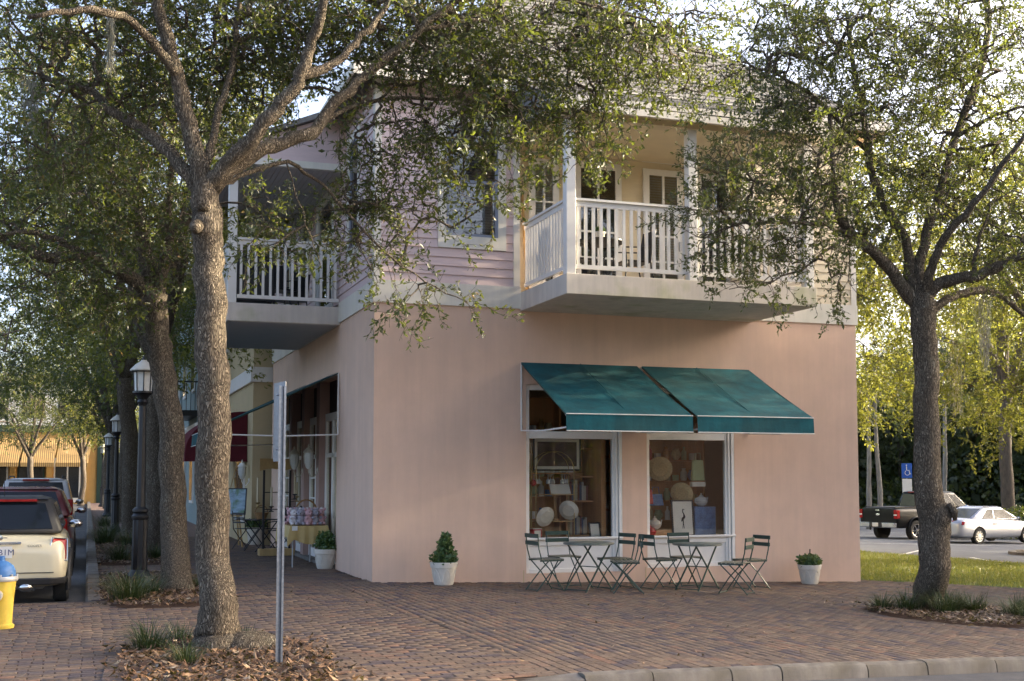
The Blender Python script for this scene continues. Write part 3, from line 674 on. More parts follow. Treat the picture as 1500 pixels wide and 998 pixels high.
for (M_, h0, h1, ln, ext) in ((FR, 0, 8.84, 4.5, (2.2, 6.9, 2.36)), (LF, 0, 11, 4.5, None), (lambda u, d, z: (8.84+d, u, z), 0, 11, 4.5, None), (lambda u, d, z: (u, 11+d, z), 0, 8.84, 4.5, None)):
    v, f = slope_courses(M_, h0, h1, ln, ext); mb = MB(); mb.add(v, f); me = bpy.data.meshes.new('shingle_courses'); me.from_pydata(mb.v, [], mb.f); me.materials.append(K['shingle']); link('shingle_courses', me, roof)['kind'] = 'stuff'
# deck below the shingles, eave soffit and gutters
apx = 4.42; zc = ZE+(E0+4.42)*SM-.03
MB().add([(-E0,-E0,ZE-.03),(9.29,-E0,ZE-.03),(9.29,11.45,ZE-.03),(-E0,11.45,ZE-.03),(4.42,4.42,zc),(4.42,6.58,zc)], [(0,1,4),(1,2,5,4),(2,3,5),(3,0,4,5),(0,3,2,1)]).build('roof_deck', K['shingle'], roof)
MB().add([(2.22,-2.34,7.09+.01),(6.88,-2.34,7.10),(6.88,-.45,ZE-.03),(2.22,-.45,ZE-.03),(2.22,-.45,7.2),(6.88,-.45,7.2)], [(0,1,2,3),(0,3,4),(1,5,2)]).build('porch_roof_deck', K['shingle'], roof)
g = MB(); g.box(-.47,9.31,-.50,-.45,7.80,7.98); g.box(-.50,-.45,-.45,11.45,7.80,7.98); g.box(9.29,9.34,-.45,11.45,7.80,7.98); g.build('gutter', K['trim'], roof)
# awnings --------------------------------------------------------------------
def awning(M_, u0, u1, label, sag=.045, zt=3.47, zf=2.54, zv=2.29, pj=2.0, open_side=True):
    t = empty('awning', M_((u0+u1)/2, 0, zt), 0, label, 'awning'); base = Vector(t.location)
    P = lambda u, d, z: Vector(M_(u, d, z))-base
    n = 8; m = 10; v = []; f = []
    for lay in (0, .008):
        for i in range(n+1):
            for j in range(m+1):
                s = i/n; w = j/m; sg = -sag*sin(pi*s)*(.4+.6*abs(sin(2*pi*w)))
                v.append(P(u0+(u1-u0)*w, .03+(pj-.03)*s, zt+(zf-zt)*s+sg-lay))
    nn = (n+1)*(m+1)
    for i in range(n):
        for j in range(m):
            a = i*(m+1)+j; f.append((a, a+1, a+m+2, a+m+1)); f.append((nn+a, nn+a+m+1, nn+a+m+2, nn+a+1))
    MB().add(v, f).build('canopy', K['teal'], t, smooth=True)
    g = MB(); v = [];  
    g.add([P(u0,pj,zf),P(u1,pj,zf),P(u1,pj+.015,zv),P(u0,pj+.015,zv),P(u0,pj-.008,zf),P(u1,pj-.008,zf),P(u1,pj+.007,zv),P(u0,pj+.007,zv)],[(0,1,2,3),(4,7,6,5),(0,4,5,1),(3,2,6,7),(0,3,7,4),(1,5,6,2)]).build('valance', K['teal'], t)
    for z, d in ((zf, pj+.004), (zv, pj+.016)): MB().tube([P(u0,d,z),P(u1,d,z)], .009, 6).build('piping', K['piping'], t)
    for u in (u0+.012, u1-.012):
        MB().tube([P(u,.02,zt-.01),P(u,.02,zv+.07)], .016, 6).build('side_rail', K['piping'], t)
        MB().tube([P(u,.02,zv+.07),P(u,pj*.5,zv+.035),P(u,pj-.01,zv+.05)], .014, 6).build('arm', K['piping'], t)
        MB().tube([P(u,.02,zt-.02),P(u,pj-.01,zf-.02)], .012, 6).build('rafter', K['green_steel'], t)
    MB().tube([P(u0,pj-.02,zf-.015),P(u1,pj-.02,zf-.015)], .014, 6).build('front_bar', K['frame_grey'], t)
    for q in (.5,): MB().bar(P(u0+(u1-u0)*q,.05,zt+.005), P(u0+(u1-u0)*q,pj-.01,zf+.004-sag*.2), .012, .006).build('seam', K['teal'], t)
    return t
awning(FR, 2.42, 4.49, 'teal canvas awning over the left display window')
awning(FR, 4.57, 6.62, 'teal canvas awning over the right display window')
awning(LF, 2.72, 9.3, 'teal canvas awning along the side shop front, seen from its open end')

# ================================================================== trees
def make_sprays(nvar, nleaf, L, leaf_len, r):
    """leafy twig ends: returns list of (leaf verts (n,4,3), twig segments)"""
    out = []
    for _ in range(nvar):
        segs = []; pos = []; dirs = []
        main = [np.zeros(3)]; d = np.array([1., 0, 0])
        for k in range(5):
            d = d+r.normal(0,.16,3)+np.array([0,0,-.05]); d /= np.linalg.norm(d); main.append(main[-1]+d*L/5)
        for k in range(5): segs.append((main[k], main[k+1], .0045*(1-k/6)))
        tips = [(main[k], main[k+1]) for k in range(1,5)]
        for k in range(1,5):
            for s in (-1, 1):
                if r.random() < .8:
                    dd = (main[k+1]-main[k]); dd /= np.linalg.norm(dd); side = np.cross(dd, r.normal(0,1,3)); side /= np.linalg.norm(side)
                    e = main[k]+(dd*.6+side*.8)*L*r.uniform(.15,.34); segs.append((main[k], e, .003)); tips.append((main[k], e))
        for i in range(nleaf):
            a, b = tips[r.integers(len(tips))]; t = r.uniform(.25,1.05); p = a+(b-a)*t
            ax = (b-a)/np.linalg.norm(b-a); q = ax*.6+r.normal(0,.65,3)+np.array([0,0,-.12]); pos.append(p); dirs.append(q/np.linalg.norm(q))
        P = np.array(pos); D = np.array(dirs); n = len(P)
        S = np.cross(D, r.normal(0,1,(n,3))); S /= np.linalg.norm(S, axis=1)[:,None]; Nn = np.cross(D, S)
        ln = leaf_len*r.uniform(.6,1.2,n)[:,None]; w = ln*r.uniform(.32,.46,n)[:,None]
        V = np.stack([P, P+D*ln*.52+S*w/2+Nn*ln*.05, P+D*ln-Nn*ln*.06, P+D*ln*.52-S*w/2+Nn*ln*.05], 1)
        out.append((V, segs))
    return out
SPR = make_sprays(12, 36, .52, .068, np.random.default_rng(3))
SPR_FAR = make_sprays(8, 44, .95, .125, np.random.default_rng(4))
def catmull(pts, k=4):
    P = [np.array(p, float) for p in pts]; P = [2*P[0]-P[1]]+P+[2*P[-1]-P[-2]]; out = []
    for i in range(1, len(P)-2):
        for j in range(k):
            t = j/k; a, b, c, d = P[i-1:i+3]
            out.append(.5*((2*b)+(-a+c)*t+(2*a-5*b+4*c-d)*t*t+(-a+3*b-3*c+d)*t**3))
    out.append(P[-2]); return out
class Tree:
    def __init__(s, name, label, base, seed, leafm, barkm, group='street oaks', far=False):
        s.r = np.random.default_rng(seed); s.root = empty(name, base, 0, label, 'tree', group); s.base = np.array(base, float)
        s.wood = MB(); s.nodes = []; s.leafm = leafm; s.barkm = barkm; s.far = far; s.tips = []
    def limb(s, pts, r0, r1, n=9, k=4, attach=True, rough=.06, power=1):
        c = catmull(pts, k); m = len(c)
        rad = [(r0+(r1-r0)*(i/(m-1))**power)*(1+s.r.normal(0,rough)) for i in range(m)] if not hasattr(r0, '__len__') else list(np.interp(np.linspace(0,1,m), np.linspace(0,1,len(r0)), r0))
        c = [p+s.r.normal(0,.012,3)*(0 < i < m-1) for i, p in enumerate(c)]
        s.wood.tube([p-s.base for p in c], rad, n)
        if attach: s.nodes += [p for p in c[m//4:]]
    def grow(s, targets):
        T = np.array(targets); Nd = np.array(s.nodes)
        dmin = np.array([np.min(((Nd-t)**2).sum(1)) for t in T]); order = np.argsort(dmin)
        buf = np.zeros((len(Nd)+len(T)*4, 3)); buf[:len(Nd)] = Nd; cnt = len(Nd); par = [-1]*cnt; own = []
        kids = np.zeros(len(buf)); 
        for ti in order:
            t = T[ti]; d2 = ((buf[:cnt]-t)**2).sum(1); j = int(np.argmin(d2)); a = buf[j]; L = sqrt(d2[j])
            if L < .05: L = .05
            ns = 3 if L > .5 else 2; prev = j; path = []
            mid = s.r.normal(0,.10*L,3)+np.array([0,0,.10*L])
            for q in range(1, ns+1):
                u = q/ns; p = a+(t-a)*u+mid*sin(pi*u)
                buf[cnt] = p; par.append(prev); prev = cnt; path.append(cnt); cnt += 1
            own.append((ti, prev))
        for (ti, e) in own:
            k = e
            while k >= 0: kids[k] += 1; k = par[k]
        rad = .0045*np.maximum(kids, 1)**.42
        for k in range(cnt):
            if par[k] >= 0:
                j = par[k]; s.wood.tube([buf[j]-s.base, buf[k]-s.base], [min(rad[j], rad[k]*1.5), rad[k]], 4 if rad[k] < .02 else 6, cap=False)
        return [(T[ti], buf[e]-buf[par[e]]) for ti, e in own]
    def foliage(s, targets, per=1, scale=1.0):
        ends = s.grow(targets); SP = SPR_FAR if s.far else SPR; allv = []; att = []
        for (p, d) in ends:
            for _ in range(per):
                V, segs = SP[s.r.integers(len(SP))]; d0 = d/np.linalg.norm(d)+s.r.normal(0,.45,3)+np.array([0,0,-.18]); d0 /= np.linalg.norm(d0)
                u = np.cross(d0, s.r.normal(0,1,3)); u /= np.linalg.norm(u); w = np.cross(d0, u); Rm = np.stack([d0, u, w], 0)*scale*s.r.uniform(.75,1.2)
                allv.append(V.reshape(-1,3) @ Rm+(p-s.base)); c = np.clip(s.r.normal(.42,.2),0,.9); att.append(np.clip(c+s.r.normal(0,.16,len(V)),0,1)**1.0)
                if not s.far:
                    for (a, b, rr) in segs: s.wood.tube([a @ Rm+(p-s.base), b @ Rm+(p-s.base)], [rr, rr*.7], 3, cap=False)
        A = np.concatenate(allv); n = len(A)//4; idx = np.arange(n)[:,None]*4
        F = np.concatenate([idx+np.array([[0,1,2]]), idx+np.array([[0,2,3]])], 0); at_ = np.concatenate(att)
        link('crown', npmesh('crown', A, F, s.leafm, np.tile(at_,2)), s.root)
    def done(s):
        me = bpy.data.meshes.new('trunk'); me.from_pydata(s.wood.v, [], s.wood.f); me.materials.append(s.barkm); me.shade_smooth(); link('trunk', me, s.root); return s.root
def blob_px(r, blobs):
    out = []
    for (x, y, rx, ry, dep, dd, n) in blobs:
        ph = r.uniform(0,6,3); c = 0
        while c < n:
            a = r.uniform(0,2*pi); q = sqrt(r.random()); X = x+rx*q*cos(a); Y = y+ry*q*sin(a); D = dep+r.uniform(-dd,dd)
            w = at(X, Y, D)
            if sin(w[0]*2.7+ph[0])+sin(w[1]*2.3+ph[1])+sin(w[2]*3.1+ph[2]) < -.55 and r.random() < .85: continue
            if r.random() < q**4*.5: continue
            if w[2] < 1.5: continue
            out.append(w); c += 1
    return out
def keep(w, r, zones):
    x, y, d = topx(w)
    for (x0, x1, y0, y1, pr) in zones:
        if x0 < x < x1 and y0 < y < y1 and r.random() < pr: return False
    return not inside_house(w)
def inside_house(w): return -0.35 < w[0] < 9.3 and w[1] > -.25 and w[2] < 10.5
def px_path(pts): return [at(*p) for p in pts]

# --- nearest oak, left foreground
t = Tree('oak_tree', 'nearest oak with thick mottled trunk and signpost beside it', (-3.0,-6.9,0), 21, K['leaf'], K['bark'])
t.limb([(-3.0,-6.9,-.1),(-3.0,-6.9,.12),(-3.02,-6.92,.5)]+px_path([(311,800,11.35),(311,700,11.35),(314,620,11.35),(311,520,11.35),(308,400,11.4),(304,330,11.4),(302,275,11.4)]), [.35,.25,.185,.160,.155,.153,.160,.150,.148,.142,.138,.145,.12], 0, n=22, k=5, attach=False)
t.wood.ball(at(302,274,11.4)-t.base, .125, 14, 10, 1, 1, 1.1); t.wood.ball((.28,-.12,.04), .2, 12, 8, 1.5, .9, .8)                              # root knob
t.wood.tube([at(288,332,11.25)-t.base, at(286,333,11.14)-t.base, at(286,333,11.1)-t.base], [.07,.05,.03], 10)   # old branch scar
for pts, r0, r1 in (
    ([(300,285,11.4),(281,200,11.35),(262,120,11.3),(243,50,11.2),(228,-30,11.1),(215,-110,11)], .125, .05),
    ([(262,115,11.3),(222,60,11.0),(180,25,10.7),(120,15,10.4),(40,25,10.2)], .07, .025),
    ([(296,282,11.4),(258,235,11.5),(215,195,11.7),(170,165,11.9),(120,130,12.1),(60,110,12.3)], .105, .03),
    ([(304,262,11.4),(306,215,11.5),(326,140,11.7),(345,60,11.9),(356,-30,12)], .06, .03),
    ([(306,272,11.4),(338,236,11.3),(378,192,11.2),(412,150,11.2),(440,112,11.2),(452,70,11.2),(470,20,11.1),(482,-50,11)], .115, .05),
    ([(440,112,11.2),(480,98,11.4),(520,65,11.6),(560,15,11.8),(600,-40,12)], .065, .03),
    ([(310,280,11.4),(348,240,11.4),(400,215,11.5),(455,195,11.6),(482,160,11.7),(520,122,11.8),(570,82,12.0),(615,45,12.1),(660,5,12.2),(700,-40,12.3)], .105, .035),
    ([(312,282,11.4),(350,258,11.6),(420,240,11.9),(470,270,12.2),(520,325,12.4),(575,380,12.5),(640,420,12.6),(690,450,12.6)], .035, .006),
    ([(455,195,11.6),(530,150,12.2),(620,145,12.8),(720,150,13.2),(800,160,13.5)], .035, .01),
    ([(420,240,11.9),(450,330,12),(470,390,12.1)], .012, .005),
    ([(615,45,12.1),(700,30,12.6),(780,60,13.0),(860,110,13.3)], .03, .01),
    ([(660,5,12.2),(760,-10,12.4),(880,10,12.6),(980,40,12.8)], .035, .01)):
    t.limb(px_path(pts), r0*.74, r1*.8, n=10)
T1 = blob_px(t.r, [(640,165,150,95,12.8,.8,190),(530,60,150,80,12.7,.8,110),(690,60,150,80,12.9,.8,120),(800,120,130,80,13.2,.7,120),(900,60,120,70,13.0,.7,100),(870,185,50,34,13.3,.3,22),
    (570,275,90,45,12.8,.4,50),(690,240,60,75,12.8,.3,74),(500,310,60,45,12.5,.4,24),(560,370,50,40,12.6,.3,24),(640,410,40,24,12.6,.2,13),(685,446,14,10,12.6,.1,4),(590,440,16,12,12.5,.1,4),(395,345,45,20,12.2,.3,11),(640,330,40,30,12.8,.2,14),
    (845,225,36,28,13.2,.2,18),(110,90,160,120,12.4,1.0,170),(280,70,120,80,12.6,.8,80),(400,90,80,90,12.7,.7,70),(50,210,80,70,12.6,.7,40),(360,10,120,50,12.2,.9,55),(170,-70,260,60,11.8,1.2,110),(600,-80,320,60,12.6,1.2,150),(1000,90,60,60,13.2,.5,36)])
T1 += blob_px(t.r, [(250,30,260,70,12.4,1.2,170),(520,20,180,60,12.8,1,110),(780,20,220,60,13,1,150),(120,190,130,90,12.8,.8,90),(330,150,60,60,13,.6,30),(960,40,110,60,13.2,.7,60)])
t.foliage([w for w in T1 if keep(w, t.r, [(620,765,225,425,.86),(345,480,170,300,.5),(770,990,215,430,.75)])], 1, .95); t.done()

# --- right oak
t = Tree('oak_tree', 'oak right of the building with swollen knot on its trunk', (6.64,-4.68,gz(6.64)), 22, K['leaf_r'], K['bark'])
t.limb([(6.64,-4.68,-.25),(6.64,-4.68,-.02)]+px_path([(1366,840,16.1),(1369,780,16.1),(1359,700,16.1),(1357,600,16.1),(1356,520,16.1),(1352,440,16.1)]), [.29,.225,.20,.205,.178,.162,.160,.165], 0, n=20, k=5, attach=False)
kn = at(1378,756,16.02)-t.base; t.wood.ball(at(1352,440,16.1)-t.base, .15, 14, 10, 1, 1, 1.2)
t.wood.ball(kn, .15, 14, 10, 1.0, .9, 1.35); t.wood.tube([kn+np.array([.03,-.12,.16]), kn+np.array([.10,-.15,.06]), kn+np.array([.13,-.12,-.05])], [.035,.05,.03], 8)
for pts, r0, r1 in (
    ([(1350,452,16.1),(1322,421,16.1),(1286,377,16),(1252,348,15.9),(1228,312,15.8),(1222,250,15.7),(1215,170,15.6)], .115, .035),
    ([(1252,348,15.9),(1210,332,15.6),(1155,325,15.3),(1090,330,15.1),(1030,345,15)], .04, .01),
    ([(1231,353,15.8),(1174,394,15.3),(1120,415,15.0),(1068,424,14.8)], .022, .006),
    ([(1352,445,16.1),(1333,406,16.2),(1330,364,16.3),(1309,325,16.4),(1286,281,16.5),(1270,220,16.6),(1255,120,16.7),(1240,20,16.8)], .10, .03),
    ([(1353,440,16.1),(1346,395,16.2),(1356,346,16.4),(1374,286,16.6),(1400,200,16.9),(1440,90,17.2),(1450,0,17.4),(1455,-80,17.5)], .10, .04),
    ([(1354,440,16.1),(1366,390,15.9),(1382,351,15.7),(1426,300,15.4),(1470,240,15.2),(1520,180,15)], .08, .03),
    ([(1354,448,16.1),(1374,416,16.0),(1426,404,15.8),(1465,389,15.7),(1499,374,15.6),(1560,345,15.5),(1630,320,15.4)], .11, .045),
    ([(1356,466,16.1),(1387,440,16.3),(1421,427,16.5),(1452,427,16.7),(1478,442,16.9),(1499,458,17.1),(1560,500,17.4),(1620,560,17.6)], .075, .03),
    ([(1426,404,15.8),(1432,360,15.7),(1450,300,15.6)], .04, .015), ([(1400,200,16.9),(1460,170,16.6),(1520,150,16.4)], .04, .015),
    ([(1270,220,16.6),(1200,150,16.2),(1140,110,15.9),(1080,90,15.6)], .04, .012)):
    t.limb(px_path(pts), r0*.85, r1*.85, n=10)
T2 = blob_px(t.r, [(1130,270,115,85,15.4,.7,225),(1070,335,75,45,15.1,.5,80),(1150,370,75,38,15.3,.4,62),(1230,220,105,105,16.2,1.0,170),(1200,80,140,85,16.3,1.1,150),(1110,140,95,75,15.8,.6,105),(1330,170,105,100,17,.9,150),(1420,120,105,110,17,1.1,210),
    (1430,290,85,60,16.6,.9,130),(1340,295,85,45,16.8,.7,48),(1480,380,60,40,16,.8,50),(1010,330,50,40,15,.3,34),(1230,420,26,24,15.7,.3,10),(1120,418,60,14,15,.3,16),(1380,20,150,60,17,1.2,80),(1560,220,90,200,15.6,1.5,130),(1250,-60,260,60,16.6,1.3,110),(1260,330,50,40,16,.5,60),(1560,-20,120,100,16,1.5,110)])
T2 += blob_px(t.r, [(1200,40,140,60,16.4,1,80),(1330,60,120,60,17,1,80),(1440,40,90,70,17,1,80),(1290,200,80,80,16.8,.8,50),(1400,220,90,60,17,.8,60)])
t.foliage([w for w in T2 if keep(w, t.r, [(840,1015,190,440,.8),(1010,1190,285,440,.45)])], 1, .95); t.done()

# --- second oak, behind the first, by the street lamp
t = Tree('oak_tree', 'second oak in the row, slim trunk right of the nearest street lamp', (-2.96,-.74,0), 23, K['leaf'], K['bark'])
t.limb([(-2.96,-.74,-.1),(-2.96,-.74,.15)]+px_path([(256,780,17.5),(252,700,17.5),(250,620,17.5),(238,540,17.5),(230,480,17.5),(228,430,17.5)]), [.30,.215,.19,.18,.175,.17,.165,.17], 0, n=18, k=4, attach=False)
for pts, r0, r1 in (
    ([(228,440,17.5),(205,418,17.4),(165,392,17.2),(120,375,17),(70,378,16.8),(30,360,16.6),(-30,340,16.4)], .13, .05),
    ([(120,375,17),(80,350,16.8),(30,340,16.5),(-40,350,16.3)], .06, .02),
    ([(226,440,17.5),(215,380,17.6),(208,330,17.8),(195,290,18),(175,262,18.2),(140,225,18.3),(90,200,18.4)], .13, .05),
    ([(229,436,17.5),(240,390,17.5),(250,345,17.4),(282,318,17.3),(310,300,17.2)], .10, .03),
    ([(250,345,17.4),(248,290,17.3),(252,220,17.2),(260,130,17.1)], .05, .02), ([(195,290,18),(215,200,18.1),(230,120,18.2)], .05, .02)):
    t.limb(px_path(pts), r0, r1, n=10)
T3 = blob_px(t.r, [(110,300,140,80,17.3,1.5,230),(60,400,90,50,16.8,1.0,80),(190,220,120,90,17.8,1.5,220),(250,330,50,70,17.4,.8,80),(40,150,130,120,17.5,1.5,170),(270,150,110,90,17.6,1.4,170),(160,430,60,30,17.2,.6,36),(380,310,30,30,17,.5,20)])
t.foliage(T3, 1, 1.1); t.done()

# --- generic oaks for the row and the background: built in metres
def oak(base, seed, h, tr, crown_r, leafm, barkm, label, n=420, far=True, lean=(0,0), group='street oaks', name='oak_tree', scale=1.0, fork=.36, low=.42):
    t = Tree(name, label, (base[0], base[1], gz(base[0]) if len(base) < 3 else base[2]), seed, leafm, barkm, group, far); b = t.base; r = t.r
    fz = h*fork; top = b+np.array([lean[0]*fz, lean[1]*fz, fz])
    t.limb([b+np.array([0,0,-.15]), b+np.array([lean[0]*.1,lean[1]*.1,.3]), b+(top-b)*.5+r.normal(0,.08,3), top], [tr*1.5, tr*1.1, tr*.95, tr*.95], 0, n=12, attach=False)
    for k in range(6):
        a = 2*pi*k/6+r.uniform(-.4,.4); rr = crown_r*r.uniform(.55,.95); zz = h*r.uniform(.62,.95) if k % 2 else h*r.uniform(.5,.72)
        e = top+np.array([rr*cos(a), rr*sin(a), zz-fz]); m = top+(e-top)*.45+np.array([0,0,.12*h])+r.normal(0,.2,3)
        t.limb([top-np.array([0,0,.15]), top+(m-top)*.5, m, e], tr*.62, tr*.12, n=7, k=3)
    t.limb([top, top+np.array([.2,.1,(h-fz)*.5]), b+np.array([.1,0,h*.95])], tr*.6, tr*.1, n=7, k=3)
    tg = []; ph = r.uniform(0,6,3)
    while len(tg) < n:
        q = r.normal(0,1,3); q /= np.linalg.norm(q); rad = r.random()**.4
        p = b+np.array([q[0]*crown_r*rad, q[1]*crown_r*rad, h*(low+1)/2+q[2]*h*(1-low)/2*rad])
        if p[2] < b[2]+h*low*.8: continue
        if sin(p[0]*1.6+ph[0])+sin(p[1]*1.6+ph[1])+sin(p[2]*1.9+ph[2]) < -.35: continue
        if inside_house(p): continue
        tg.append(p)
    t.foliage(tg, 1, scale); return t.done()
rows = [((-2.75,8.6), 31, 11.5, .21, 3.9, 'third oak in the row, directly behind the nearest street lamp', (-.02,0)),
        ((-2.95,18.5), 32, 12.5, .24, 4.2, 'fourth oak in the row, leaning trunk before the second street lamp', (-.06,0)),
        ((-3.0,27), 33, 12.5, .24, 4.2, 'fifth oak in the row, near the second street lamp', (.03,0)),
        ((-3.0,38), 34, 10, .24, 4.2, 'sixth oak in the row, beside the third street lamp', (-.04,0)),
        ((-3.1,49), 35, 10, .24, 4.4, 'farthest oak in the row, beside the last street lamp', (0,0))]
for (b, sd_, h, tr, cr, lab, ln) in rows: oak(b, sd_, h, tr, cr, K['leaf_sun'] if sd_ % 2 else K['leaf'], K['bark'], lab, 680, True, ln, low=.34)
oak((-9.6,24), 36, 9, .2, 4.3, K['leaf_r'], K['bark_far'], 'grey-green tree across the street at the left edge', 480, True, low=.36)
oak((-7.3,56), 37, 8, .17, 3.6, K['leaf_r'], K['bark_far'], 'dark slim tree before the striped awnings of the yellow building', 360, True, low=.45)
oak((-4.5,58), 38, 8, .16, 3.4, K['leaf_r'], K['bark_far'], 'dark slim tree at the right end of the yellow building', 360, True, low=.45)
oak((-11,42), 39, 10, .2, 4.6, K['leaf_far'], K['bark_far'], 'tree across the street behind the parked cars', 380, True, low=.36)
oak((-9.2,13), 40, 9, .2, 4.4, K['leaf_r'], K['bark_far'], 'grey-green tree across the street nearest the left edge', 560, True, low=.34)
# background right
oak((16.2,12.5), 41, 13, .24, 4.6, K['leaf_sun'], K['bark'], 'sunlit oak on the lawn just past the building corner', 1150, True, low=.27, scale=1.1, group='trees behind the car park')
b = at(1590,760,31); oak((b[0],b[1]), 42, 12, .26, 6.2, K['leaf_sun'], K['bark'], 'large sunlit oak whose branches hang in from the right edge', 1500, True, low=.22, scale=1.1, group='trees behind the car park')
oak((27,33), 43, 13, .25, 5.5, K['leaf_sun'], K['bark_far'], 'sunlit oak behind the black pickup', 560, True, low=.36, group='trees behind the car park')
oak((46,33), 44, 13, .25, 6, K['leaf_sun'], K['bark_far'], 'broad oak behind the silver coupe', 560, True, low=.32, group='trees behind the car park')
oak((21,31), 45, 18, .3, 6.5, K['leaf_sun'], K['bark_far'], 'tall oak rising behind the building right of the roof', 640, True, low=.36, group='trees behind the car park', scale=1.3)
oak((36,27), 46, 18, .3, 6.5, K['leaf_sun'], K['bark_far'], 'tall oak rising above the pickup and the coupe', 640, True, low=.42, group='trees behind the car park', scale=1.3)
# oaks added out of view to the right, to shade the plaza and lot
OR = ['added shade oak on the driveway kerb right of the plaza','added shade oak at the end of the lawn','added shade oak on the far side of the front road','added shade oak farther down the front road','added tall shade oak east of the car park','added tall shade oak at the car park entrance','added tall shade oak beyond the car park entrance','added tall shade oak at the far side of the car park','added shade oak in the second rank east of the car park','farthest added shade oak down the front road','added shade oak beside the car park exit']
osrc = [oak((16.5+k, -7.2), 50+k, 10.5+1.5*k, .24, 5.0, K['leaf'], K['bark_far'], 'x', 640, True, low=.18, group='unseen oaks added for shade and reflections', scale=1.25) for k in range(2)]
for i, (x, y) in enumerate([(17.5,-3.2),(25,-5.8),(21,-9.2),(31,-1),(33,-8.5),(39,4),(46,10),(53,18),(42,-4),(64,22),(60,6)]):
    o = osrc[i] if i < 2 else copy_tree(osrc[i % 2]); o.location = (x, y, gz(x)); o.rotation_euler = (0,0,i*1.3); o['label'] = OR[i]; k_ = 1.0 if i < 3 else 1.25; o.scale = (k_,k_,k_)
# unseen oaks added across the front road to darken the shop window reflections
for i, (x, y, lab) in enumerate([(7,-27,'added dark oak across the front road left of the brick building'),(13,-26,'added dark oak across the front road before the brick building')]):
    o = copy_tree(osrc[0]); o.location = (x, y, 0); o.rotation_euler = (0,0,2+i); o['label'] = lab; o.scale = (.9,.9,.9)
# woods beyond the lot
src = [oak((60+8*k, 80), 60+k, 14+k, .24, 5.6, K['leaf_far'], K['bark_far'], 'x', 640, True, low=.10, fork=.4, scale=1.5, group='woods behind the car park', name='forest_tree') for k in range(3)]
spots = [(30,66),(37,58),(44,63),(52,56),(59,50),(66,45),(72,38),(33,75),(41,72),(50,69),(58,62),(67,56),(75,50),(24,70),(80,42),(27,60),(36,51.5),(64,34),(70,28),(30,84),(38,82),(47,80),(56,74),(65,68),(74,62),(83,55),(90,46),(20,80),(78,33),(85,25),(92,34),(98,44),(100,24),(96,14),(88,12)]
for i, (x, y) in enumerate(spots):
    o = src[i % 3] if i < 3 else copy_tree(src[i % 3]); o.location = (x+rng.uniform(-1,1), y+rng.uniform(-1,1), gz(x)-.3); o.rotation_euler = (0,0,rng.uniform(0,6))
    o.scale = (1,1,rng.uniform(.9,1.25)) if i < 30 else (1.4,1.4,1.5); o['label'] = 'dark tree in the woods behind the parking lot'  # the larger last copies stand out of view, added to shade the woods
for i, (x, y, lab) in enumerate([(-12,84,'dark tree rising behind the middle of the yellow building'),(-22,82,'dark tree rising behind the left part of the yellow building'),(-3,86,'dark tree rising behind the right end of the yellow building'),(5,80,'dark tree beyond the sage building at the street end')]):
    o = copy_tree(src[i % 3]); o.location = (x, y, -.3); o.rotation_euler = (0,0,i); o.scale = (1.1,1.1,1.1); o['label'] = lab; o['group'] = 'trees behind the yellow building'
for i, (px_, dep, lab) in enumerate([(1272,62,'pale slim trunk just right of the building edge'),(1287,62,'pale slightly bent trunk left of the blue sign'),(1383,66,'pale slim trunk between the pickup cab and the coupe')]):
    p = at(px_,735,dep); q = at(px_+(-4 if i == 1 else 1),640,dep); t = Tree('slender_tree', lab, (p[0],p[1],gz(p[0])-.3), 70+i, K['leaf_far'], K['bark_pale'], 'pale trunks before the woods', True)
    t.limb([t.base, t.base*.6+q*.4+np.array([.15*(i == 1),0,0]), q, q+np.array([0,0,3.5])], .16, .07, n=8)
    tg = [q+np.array([t.r.normal(0,1.0), t.r.normal(0,1.0), 2.6+t.r.normal(0,1.0)]) for _ in range(70)]; t.foliage(tg, 1, 1.0); t.done()
# undergrowth at the foot of the woods
def leafcloud(name, pts, size, m, parent=None):
    n = len(pts); P = np.array(pts); D = rng.normal(0,1,(n,3)); D /= np.linalg.norm(D,axis=1)[:,None]; S = np.cross(D, rng.normal(0,1,(n,3))); S /= np.linalg.norm(S,axis=1)[:,None]
    ln = size*rng.uniform(.6,1.3,(n,1)); V = np.stack([P, P+D*ln*.5+S*ln*.3, P+D*ln, P+D*ln*.5-S*ln*.3],1); idx = np.arange(n)[:,None]*4
    return link(name, npmesh(name, V.reshape(-1,3), np.concatenate([idx+np.array([[0,1,2]]), idx+np.array([[0,2,3]])],0), m, np.tile(rng.random(n),2)), parent)
pts = []
while len(pts) < 26000:
    a = rng.uniform(0,1); x = 22+58*a+rng.normal(0,2.5); y = 74-45*a+rng.normal(0,2.5)+4; h = 2.6+1.4*sin(x*.5)+.9*sin(x*1.3+1)
    pts.append((x, y, gz(x)-.3+rng.random()**1.3*h))
tag(leafcloud('undergrowth', pts, .42, K['leaf_far']), 'dark mass of brush at the foot of the woods', 'undergrowth', kind='stuff')
pts = []
while len(pts) < 46000:
    a = radians(rng.uniform(26,64)); d_ = rng.uniform(92,112); x = CAM[0]+d_*sin(a); y = CAM[1]+d_*cos(a)
    pts.append((x, y, -1+rng.random()**1.2*(13+3*sin(a*37)+2*sin(a*91))))
tag(leafcloud('far_woods', pts, 1.0, K['leaf_far']), 'far dark woods reading as one mass behind the parking lot', 'woods', kind='stuff')
